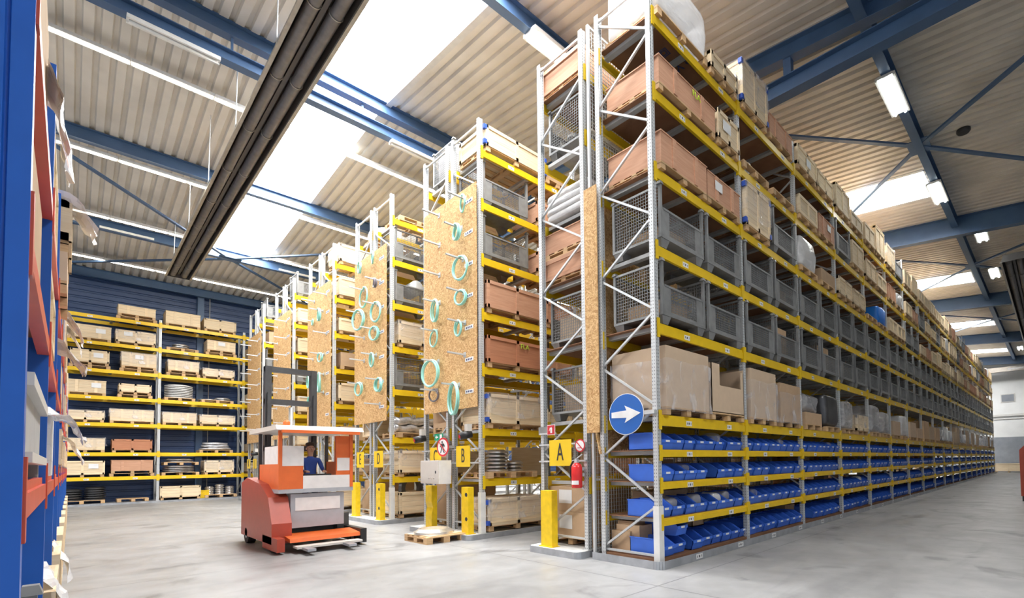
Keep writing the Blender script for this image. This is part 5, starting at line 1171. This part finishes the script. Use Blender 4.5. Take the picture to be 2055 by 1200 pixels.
# control cabinet
t = thing('control_cabinet', 'grey control cabinet mounted between the posts of racks B and C', 'cabinet', (5.72, 10.28, 1.20))
b = MB(); b.box(0, 0, 0, 0.30, 0.86, 0.54); build('cabinet_shell', b, 'truck_white', t)
b = MB(); b.box(-0.02, 0.01, 0.01, 0, 0.85, 0.53); d = build('cabinet_door', b, 'cabinet_grey', t)
b = MB(); b.box(-0.03, 0.12, 0.24, -0.02, 0.15, 0.30); build('door_lock', b, 'ink', d)
for k in range(3): b = MB(); b.tube([(-0.035, 0.22 + 0.11*k, 0.13), (-0.02, 0.22 + 0.11*k, 0.13)], 0.018, 12); build('push_button', b, 'steel_bright', d)
b = MB(); b.box(0.30, 0.3, 0.1, 0.44, 0.4, 0.4); build('mounting_arm', b, 'galvanised', t)
for y, l in ((9.62, 'black sensor tube clamped to the front post of rack B'), (11.72, 'black sensor tube clamped to the end post of rack C'), (28.1, 'black sensor tube clamped to the tenth rack row')):
    t = thing('beam_sensor', l, 'sensor', (5.98, y, 2.32))
    b = MB(); b.tube([(-0.12, 0.03, -0.06), (0.14, -0.02, 0.0)], 0.085, 16); build('sensor_tube', b, 'black_plastic', t, smooth=True)
    b = MB(); b.tube([(-0.1255, 0.03, -0.0605), (-0.118, 0.03, -0.06)], 0.045, 14); build('sensor_lens', b, 'sign_red', t)
    b = MB(); b.box(0.02, -0.06, 0.06, 0.14, 0.06, 0.22); build('sensor_bracket', b, 'cabinet_grey', t)

# pallet with flange ring on the floor
pallet(5.45, 9.98, 0, 0.92, 0.98, 'pale wooden pallet on the floor in front of racks B and C')
b = MB(); b.box(-0.40, -0.42, 0, 0.42, 0.40, 0.018); tag(build('plywood_board', b, 'pine_smooth', None, (5.42, 9.98, 0.146), rz=0.12), 'thin plywood board on the floor pallet under the bright flange', 'board')
ring(5.42, 9.98, 0.166, 0.42, 0.30, 0.10, 'large bright flange with bolts lying on the floor pallet', flange=True)

# ------------------------------------------------------------------ order picker truck and its driver
def truck():
    t = thing('order_picker_truck', 'orange and white order picker truck with a driver in the cross aisle', 'forklift', (2.63, 10.65, 0))
    W, Ln = 1.62, 2.8
    b = MB()
    b.prism([(0.35, 0.16), (Ln, 0.16), (Ln, 1.30), (2.3, 1.42), (1.2, 1.30), (0.62, 1.05), (0.35, 0.55)], 'x', 0.0, 0.34); build('chassis_shell', b, 'truck_red', t)
    b = MB(); b.box(0.34, 1.1, 0.14, 1.36, Ln, 0.45); b.box(1.36, 0.9, 0.14, 1.60, Ln, 0.62); build('chassis_base', b, 'steel_dark', t)
    b = MB(); b.box(0.36, 1.45, 0.46, 1.34, 2.1, 1.3); build('battery_box', b, 'truck_grey', t)
    b = MB(); b.box(0.36, 0.52, 0.42, 1.36, 0.66, 1.10); bt = build('front_locker', b, 'truck_grey', t)
    b = MB(); b.box(0.44, 0.51, 0.76, 1.28, 0.519, 1.02); build('locker_cover', b, 'truck_white', bt)
    b = MB(); b.prism([(0.0, 0.20), (0.6, 0.24), (0.6, 0.32), (0.02, 0.27)], 'x', 0.22, W - 0.1); build('load_apron', b, 'truck_orange', t)
    b = MB(); b.box(0.28, -0.22, 0.10, W - 0.16, 0.06, 0.14); build('fork_plate', b, 'cabinet_grey', t)
    for x in (0.36, 1.08): b = MB(); b.box(x, -0.55, 0.08, x + 0.14, 0.35, 0.125); build('fork', b, 'galvanised_rail', t)
    b = MB(); b.box(W - 0.12, -0.02, 0.05, W, 1.1, 0.34); build('straddle_leg', b, 'black_plastic', t)
    b = MB(); b.box(0.0, -0.02, 0.05, 0.13, 1.0, 0.30); build('straddle_leg', b, 'truck_red', t)
    for x, y, r in ((0.10, 0.45, 0.13), (W - 0.07, 0.35, 0.13), (0.08, 2.35, 0.22), (W - 0.15, 2.35, 0.22)):
        b = MB(); b.tube([(x - 0.075, y, r), (x + 0.075, y, r)], r, 22); w = build('wheel', b, 'rubber', t, smooth=False)
        b = MB(); b.tube([(x - 0.08, y, r), (x + 0.08, y, r)], r*0.5, 16); build('wheel_hub', b, 'truck_grey', w)
    # cab
    b = MB(); b.box(0.36, 0.66, 0.46, 1.36, 1.45, 0.555); build('cab_floor', b, 'truck_grey', t)
    b = MB(); b.box(0.14, 0.45, 1.12, 1.52, 0.66, 1.20); b.box(0.14, 0.66, 1.12, 0.36, 2.05, 1.20); b.box(1.36, 0.66, 1.12, 1.52, 2.05, 1.20); build('cab_sill', b, 'truck_grey', t)
    b = MB(); b.box(0.14, 0.45, 1.20, 0.56, 0.50, 1.66); b.box(0.14, 0.45, 1.20, 0.19, 1.9, 1.70); build('cab_apron', b, 'truck_orange', t)
    b = MB(); b.box(0.15, 0.449, 1.66, 0.57, 0.5, 2.06); b.box(0.14, 0.5, 1.70, 0.19, 1.5, 2.06); build('cab_screen', b, 'truck_white', t)
    b = MB(); b.box(0.56, 0.45, 1.20, 1.50, 0.50, 1.46); build('cab_gate', b, 'truck_white', t)
    b = MB(); b.box(1.18, 0.46, 1.46, 1.50, 0.56, 2.28); b.box(1.46, 0.46, 1.20, 1.52, 1.9, 1.75); build('mast_cover', b, 'truck_orange', t)
    b = MB(); b.box(1.20, 0.455, 1.55, 1.46, 0.459, 1.82); build('cover_sticker', b, 'truck_white', t)
    for x, y in ((0.16, 0.47), (1.48, 0.47), (0.16, 1.95), (1.48, 1.95)): b = MB(); b.box(x - 0.03, y - 0.03, 1.2, x + 0.03, y + 0.03, 2.36); build('cab_pillar', b, 'truck_orange' if y < 1 else 'steel_dark', t)
    b = MB(); b.prism([(0.14, 2.36), (0.22, 2.45), (2.2, 2.45), (2.28, 2.36)], 'x', 0.02, W); build('overhead_guard', b, 'cabinet_grey', t)
    b = MB()
    b.box(0.10, 0.13, 2.30, W - 0.08, 0.17, 2.36); build('guard_edging', b, 'truck_orange', t)
    # mast
    for x in (0.28, 1.20):
        b = MB(); b.box(x, 2.12, 0.2, x + 0.12, 2.30, 3.9); b.box(x + 0.03, 2.05, 0.5, x + 0.09, 2.12, 3.3); build('mast_channel', b, 'steel_dark', t)
    for z in (0.8, 2.0, 3.05, 3.78): b = MB(); b.box(0.28, 2.14, z, 1.32, 2.24, z + 0.12); build('mast_crossbar', b, 'steel_dark', t)
    b = MB(); b.tube([(0.8, 2.18, 0.4), (0.8, 2.18, 3.0)], 0.05, 12); build('lift_cylinder', b, 'steel_bright', t, smooth=True)
    b = MB(); b.lathe([(0, 0), (0.06, 0), (0.06, 0.09), (0.03, 0.13), (0, 0.13)], 16, (0.3, 0.6, 2.45)); build('warning_beacon', b, 'truck_orange', t)
    return t
truck()
def person():
    X, Y, Z = 3.48, 11.66, 0.56
    t = thing('person', 'person in a blue jacket and dark trousers driving the orange truck, hands on its panel', 'person', (X, Y, Z), 0)
    S = 1.02*0.86
    # joints (x to the side, -y forward towards the viewer)
    J = {'pel': (0, 0, 0.92, .135), 'waist': (0, -0.01, 1.06, .125), 'chest': (0, -0.02, 1.28, .15), 'neck0': (0, -0.01, 1.45, .075), 'neck': (0, -0.02, 1.53, .055), 'head0': (0, -0.035, 1.62, .082), 'head': (0, -0.03, 1.70, .088), 'crown': (0, -0.02, 1.77, .055)}
    for s, q in ((-1, 'l'), (1, 'r')):
        J.update({'sh' + q: (s*.18, -0.01, 1.42, .068), 'el' + q: (s*.25, -0.10, 1.16, .045), 'wr' + q: (s*.20, -0.33, 1.12, .030), 'pa' + q: (s*.185, -0.40, 1.12, .036),
                  'hi' + q: (s*.095, 0, .86, .098), 'kn' + q: (s*.11, -0.03, .48, .062), 'an' + q: (s*.11, 0.02, .09, .042), 'to' + q: (s*.125, -0.15, .045, .040)})
    E = [('pel', 'waist'), ('waist', 'chest'), ('chest', 'neck0'), ('neck0', 'neck'), ('neck', 'head0'), ('head0', 'head'), ('head', 'crown')]
    for q in 'lr': E += [('chest', 'sh' + q), ('sh' + q, 'el' + q), ('el' + q, 'wr' + q), ('wr' + q, 'pa' + q), ('pel', 'hi' + q), ('hi' + q, 'kn' + q), ('kn' + q, 'an' + q), ('an' + q, 'to' + q)]
    for s, q in ((-1, 'l'), (1, 'r')):
        px, py, pz, _ = J['pa' + q]
        for f in range(4):
            dx = (f - 1.5)*0.021; l = (0.036, 0.042, 0.039, 0.03)[f]; a, b_, c = 'f%d%sa' % (f, q), 'f%d%sb' % (f, q), 'f%d%sc' % (f, q)
            J[a] = (px + dx, py - 0.035, pz + 0.006, .0105); J[b_] = (px + dx*1.05, py - 0.035 - l, pz - 0.002, .0095); J[c] = (px + dx*1.05, py - 0.045 - l, pz - 0.036, .008); E += [('pa' + q, a), (a, b_), (b_, c)]
        J['t' + q] = (px - s*0.038, py - 0.01, pz - 0.004, .0115); J['u' + q] = (px - s*0.052, py - 0.045, pz - 0.02, .0095); E += [('pa' + q, 't' + q), ('t' + q, 'u' + q)]
    names = list(J); idx = {n: i for i, n in enumerate(names)}
    me = bpy.data.meshes.new('body'); me.from_pydata([tuple(S*c for c in J[n][:3]) for n in names], [(idx[a], idx[b]) for a, b in E], [])
    o = ob('body', me, t); sk = o.modifiers.new('skin', 'SKIN'); sub = o.modifiers.new('sub', 'SUBSURF'); sub.levels = 2; sub.render_levels = 2
    bpy.context.view_layer.update()
    sv = me.skin_vertices[0].data
    for n in names:
        i = idx[n]; r = J[n][3]*S; sv[i].radius = (r, r*(0.72 if n in ('chest', 'waist', 'pel') else 1)) ; sv[i].use_root = n == 'pel'
    bpy.context.view_layer.update()
    dg = bpy.context.evaluated_depsgraph_get(); me2 = bpy.data.meshes.new_from_object(o.evaluated_get(dg)); o.modifiers.clear(); o.data = me2; me2.name = 'body'
    for mm in ('skin', 'cloth_blue', 'cloth_navy'): me2.materials.append(MATS[mm])
    for p in me2.polygons:
        c = p.center/S; p.use_smooth = True
        hand = c.y < -0.335 and c.z > 1.0
        p.material_index = 0 if (c.z > 1.475 or hand) else (1 if c.z > 0.93 else 2)
    b = MB(); b.blob(0.188*S, 0.20*S, 0.13*S, 20, 10, 0.85, 0.006, 2.0)
    h = build('hair', b, 'hair', t, (0, 0.006*S, 1.702*S), True)
    b = MB()
    for s in (-1, 1): b.lathe([(0, 0.008), (0.010, 0.005), (0.013, 0), (0.010, -0.005), (0, -0.008)], 10, (s*0.033*S, -0.108*S, 1.672*S))
    build('eyes', b, 'sign_white', t)
    b = MB()
    for s in (-1, 1): b.box(s*0.033*S - 0.005, -0.126*S, 1.672*S - 0.005, s*0.033*S + 0.005, -0.119*S, 1.672*S + 0.005); b.box(s*0.033*S - 0.018, -0.124*S, 1.696*S, s*0.033*S + 0.018, -0.112*S, 1.702*S)
    build('pupil_lines', b, 'hair', t)
    b = MB(); b.hexa([(-0.016, -0.118*S, 1.628*S), (0.016, -0.118*S, 1.628*S), (0.012, -0.10*S, 1.628*S), (-0.012, -0.10*S, 1.628*S), (-0.006, -0.122*S, 1.668*S), (0.006, -0.122*S, 1.668*S), (0.008, -0.10*S, 1.675*S), (-0.008, -0.10*S, 1.675*S)])
    b.hexa([(-0.014, -0.145*S, 1.630*S), (0.014, -0.145*S, 1.630*S), (0.016, -0.11*S, 1.628*S), (-0.016, -0.11*S, 1.628*S), (-0.008, -0.13*S, 1.648*S), (0.008, -0.13*S, 1.648*S), (0.01, -0.11*S, 1.66*S), (-0.01, -0.11*S, 1.66*S)]); build('nose', b, 'skin', t, smooth=True)
    b = MB(); b.box(-0.024*S, -0.121*S, 1.600*S, 0.024*S, -0.108*S, 1.609*S); build('mouth', b, 'plywood_red', t)
    for s in (-1, 1): b = MB(); b.blob(0.022, 0.04, 0.06, 10, 6, 0.8, 0.002); build('ear', b, 'skin', t, (s*0.09*S, -0.025*S, 1.63*S), True)
person()
b = MB(); b.box(0, -0.06, -0.19, 0.62, 0.10, 0.06); b.box(0.05, -0.05, 0.06, 0.57, 0.06, 0.10)
tag(build('control_console', b, 'black_plastic', None, (3.17, 11.22, 1.39)), 'black control console in front of the truck driver', 'console')

# red pallet truck at the edge of the wide aisle
t = thing('reach_truck', 'red industrial truck parked at the far side of the wide aisle', 'forklift', (22.9, -0.05, 0))
b = MB(); b.prism([(0, 0.22), (1.03, 0.22), (1.03, 1.85), (0.9, 2.0), (0.1, 2.0), (0, 1.85)], 'x', 0, 1.5); build('truck_body', b, 'truck_red', t)
b = MB(); b.box(0.04, 0.03, 0.04, 1.46, 1.0, 0.26); build('truck_base', b, 'black_plastic', t)
b = MB(); b.lathe([(0, 0), (0.09, 0), (0.09, 0.14), (0.05, 0.2), (0, 0.2)], 16, (0.25, 0.8, 2.0)); build('warning_beacon', b, 'truck_orange', t)
for s in (0.2, 0.8): b = MB(); b.box(1.5, s - 0.08, 0.08, 2.7, s + 0.08, 0.13); build('fork', b, 'steel_dark', t)
for x, y, w, h, l in ((64.6, 3.6, 2.1, 0.9, 'long pale crate on the floor against the grey base of the end wall'), (64.5, 6.3, 1.6, 0.8, 'second pale crate on the floor against the end wall'), (64.6, 1.6, 1.3, 0.7, 'small pale crate on the floor against the end wall')):
    crate(x, y, 0, w, 1.2, h, 'pine', l, rz=PI/2)
b = MB(); b.box(0, 0, 0, 0.3, 1.1, 1.9); tag(build('notice_board', b, 'wall_blue', None, (65.6, 1.0, 1.2)), 'dark blue board standing against the end wall', 'board')

# ------------------------------------------------------------------ blue and red rack close to the camera
LX = -0.109
def left_rack():
    t = thing('blue_rack', 'tall blue and red pallet rack at the near edge of the cross aisle', 'rack', (LX, 2.5, 0))
    ys = [2.2*k for k in range(12)]
    lv = [1.60, 2.51, 3.39]
    pm = cm('bpost', lambda b: b.prism([(-0.105, 0), (0, 0), (0, 0.07), (-0.02, 0.07), (-0.02, 0.09), (-0.085, 0.09), (-0.085, 0.07), (-0.105, 0.07), (-0.105, 0.05), (-0.105, 0.03)], 'z', 0, 4.3), 'upright_post', 'rack_blue')
    pm0 = cm('bpost0', lambda b: (b.prism([(-0.105, 0), (-0.066, 0), (-0.062, 0.012), (-0.056, 0.012), (-0.052, 0), (0, 0), (0, 0.09), (-0.105, 0.09)], 'z', 0, 4.3)), 'upright_post', 'rack_blue')
    for i, y in enumerate(ys):
        o = ob('upright_post', pm0 if i == 0 else pm, t, (0, y, 0)); ob('upright_post', pm, t, (-1.1, y, 0))
        if i == 0:
            h = MB()
            for k in range(91): h.disc((-0.085, -0.0005, 0.06 + 0.0465*k), 0.0075, 'y', 10)
            build('hole_dots', h, 'ink', o)
        b = MB(); z = 0.4
        while z < 3.5: b.bar((-0.06, y + 0.04, z), (-1.1, y + 0.04, z + 0.8), 0.035, 0.035, upv=(0, 1, 0)); z += 0.9
        build('brace_lattice', b, 'rack_blue', t)
    for i in range(len(ys) - 1):
        for z in lv:
            def fn(b):
                b.box(-0.05, 0.09, -0.13, 0.002, 2.2, -0.04); b.box(-0.05, 0.09, -0.04, -0.014, 2.2, 0); b.box(0.0, 0.03, -0.20, 0.008, 0.092, 0.09); b.box(0.0, 2.20, -0.20, 0.008, 2.26, 0.09)
            ob('load_beam', cm('lb', fn, 'load_beam', 'rack_red'), t, (0, ys[i], z))
            ob('rear_beam', cm('lbr', lambda b: b.box(0, 0.09, -0.13, 0.05, 2.2, 0), 'rear_beam', 'rack_red'), t, (-1.1, ys[i], z))
            ob('shelf_deck', cm('ld', lambda b: b.box(-1.08, 0.1, -0.03, -0.055, 2.19, -0.005), 'shelf_deck', 'deck_ply'), t, (0, ys[i], z))
left_rack()
SL = {1.60: 'first shelf', 2.51: 'second shelf', 3.39: 'third shelf'}
def LL(kind, yc, z, ln, d, h, desc, over=-0.02, **kw):
    """load whose long side runs along the rack, front near the beam plane"""
    x = LX - d/2 + over; lab = '%s, %s of the blue rack' % (desc, SL.get(z, 'floor level')); zz = z + 0.002
    if kind == 'crate': return crate(x, yc, zz, ln, d, h, kw.pop('mat', 'pine'), lab, rz=PI/2, **kw)
    if kind == 'carton': return carton(x, yc, zz, ln, d, h, lab, rz=PI/2, **kw)
    if kind == 'mesh': return mesh_box(x, yc, zz, lab, True, rz=PI/2)
LL('mesh', 3.35, 0.0, 0, GD, 0, 'grey mesh crate at the foot of the first bay', 0.0)
t = thing('steel_crate', 'solid grey steel crate behind the first blue post, first shelf', 'crate', (LX - 0.58, 3.6, 1.604))
b = MB(); b.box(-0.55, -0.78, 0.07, 0.56, 0.78, 0.38); b.box(-0.55, -0.78, 0.38, -0.5, 0.78, 0.68); build('crate_body', b, 'shelf_bar', t)
b = MB(); b.box(0.555, -0.80, 0.36, 0.59, 0.80, 0.41); b.box(0.555, -0.80, 0.07, 0.59, 0.80, 0.11); build('rim_frame', b, 'cabinet_grey', t)
for sx in (-0.5, 0.44):
    for sy in (-0.74, 0.62): b = MB(); b.box(sx, sy, 0, sx + 0.12, sy + 0.12, 0.07); build('crate_foot', b, 'grey_steel', t)
LL('carton', 3.6, 2.51, 1.3, 0.95, 0.6, 'brown cardboard box in the first bay', -0.03)
LL('carton', 3.6, 3.39, 1.2, 0.95, 0.75, 'pale cardboard box in the first bay', mat='cardboard_pale')
for k in range(4): carton(LX - 0.42, 5.62 + 0.015*k, 1.604 + 0.112*k, 0.88, 0.85, 0.108, 'white carton, %s from bottom of the pile, second bay of the blue rack' % ORD[k], mat='paper', pallet=False, rz=PI/2)
LL('carton', 7.75, 3.39, 1.25, 1.0, 0.42, 'brown box under a pale crate', 0.05, mat='cardboard_pale')
crate(LX - 0.445, 7.75, 3.39 + 0.425, 1.2, 1.0, 0.52, 'pine', 'pale wooden crate stacked on a brown box, third shelf of the blue rack', rz=PI/2)
for i, y in enumerate((5.85, 8.05, 10.25, 12.45, 14.65, 16.85, 19.05, 21.25, 23.45)):
    for z in (1.60, 2.51, 3.39):
        if (i == 0 and z == 1.60) or (i == 1 and z == 3.39): continue
        u = rnd.random(); d = '%s bay, ' % ORD[i + 1]; far_ = -0.03 if i < 2 else 0.0
        if u < 0.6: LL('crate', y, z, 1.5, 1.0, 0.58 if z < 3 else 0.72, 'pale crate, ' + d[:-2], far_)
        else: LL('carton', y, z, 1.2, 1.0, 0.56, 'cardboard box, ' + d[:-2], far_, mat=rnd.choice(('cardboard', 'cardboard_pale')))
    LL('crate', y, 0.0, 1.4, 1.0, 0.8, 'pale crate, %s bay' % ORD[i + 1], 0.03)
def flap(y, z, w, h, out, label, seed, mat='sheet_white'):
    b = MB(); n = 9; rows = []
    for i in range(n):
        row = []
        for j in range(n):
            u, v = i/(n - 1), j/(n - 1); nv = noise.noise_vector(Vector((u*3 + seed, v*3, seed)))
            row.append((out*(1 - (1 - v)**1.5) + nv.x*0.05, (u - 0.5)*w*(1 - 0.35*v) + nv.y*0.05, -h*v**1.3 + nv.z*0.07))
        rows.append(row)
    for i in range(n - 1):
        for j in range(n - 1): b.face([rows[i][j], rows[i + 1][j], rows[i + 1][j + 1], rows[i][j + 1]])
    tag(build('plastic_sheet', b, mat, None, (LX - 0.02, y, z), True), label, 'plastic sheet')
for a in ((4.1, 3.85, 0.5, 0.42, 0.09, 'white plastic sheet hanging beside the first blue post, third shelf', 1.0), (7.35, 4.36, 0.8, 0.26, 0.26, 'white plastic sheet draped over the upper pale crate', 2.0), (5.2, 4.3, 0.4, 0.55, 0.08, 'twisted plastic film hanging high on the blue rack', 3.0),
          (5.5, 2.09, 0.8, 0.24, 0.2, 'white plastic flap over the pile of white cartons', 4.0), (7.9, 3.0, 0.8, 0.32, 0.22, 'plastic flap sticking out, second shelf, third bay of the blue rack', 5.0), (10.2, 3.85, 0.8, 0.4, 0.22, 'plastic flap sticking out, third shelf, fourth bay of the blue rack', 6.0),
          (10.2, 2.1, 0.8, 0.36, 0.25, 'plastic flap sticking out, first shelf, fourth bay of the blue rack', 7.0), (5.6, 0.9, 0.8, 0.4, 0.14, 'white plastic sheet over the floor crates of the blue rack', 8.0), (8.0, 0.85, 0.8, 0.4, 0.14, 'plastic sheet over the farther floor crates of the blue rack', 9.0), (12.4, 4.1, 0.9, 0.45, 0.22, 'plastic sheet high in the fifth bay of the blue rack', 10.0)): flap(*a)
dups = {l: v for l, v in USED.items() if len(v) > 1}
print('OBJS', len(bpy.data.objects), 'MESHES', len(bpy.data.meshes), 'DUP LABELS', len(dups), list(dups.items())[:8])
long_ = [l for l in USED if not 4 <= len(l.replace(',', '').split()) <= 16]; print('LABEL LENGTH', len(long_), long_[:30])
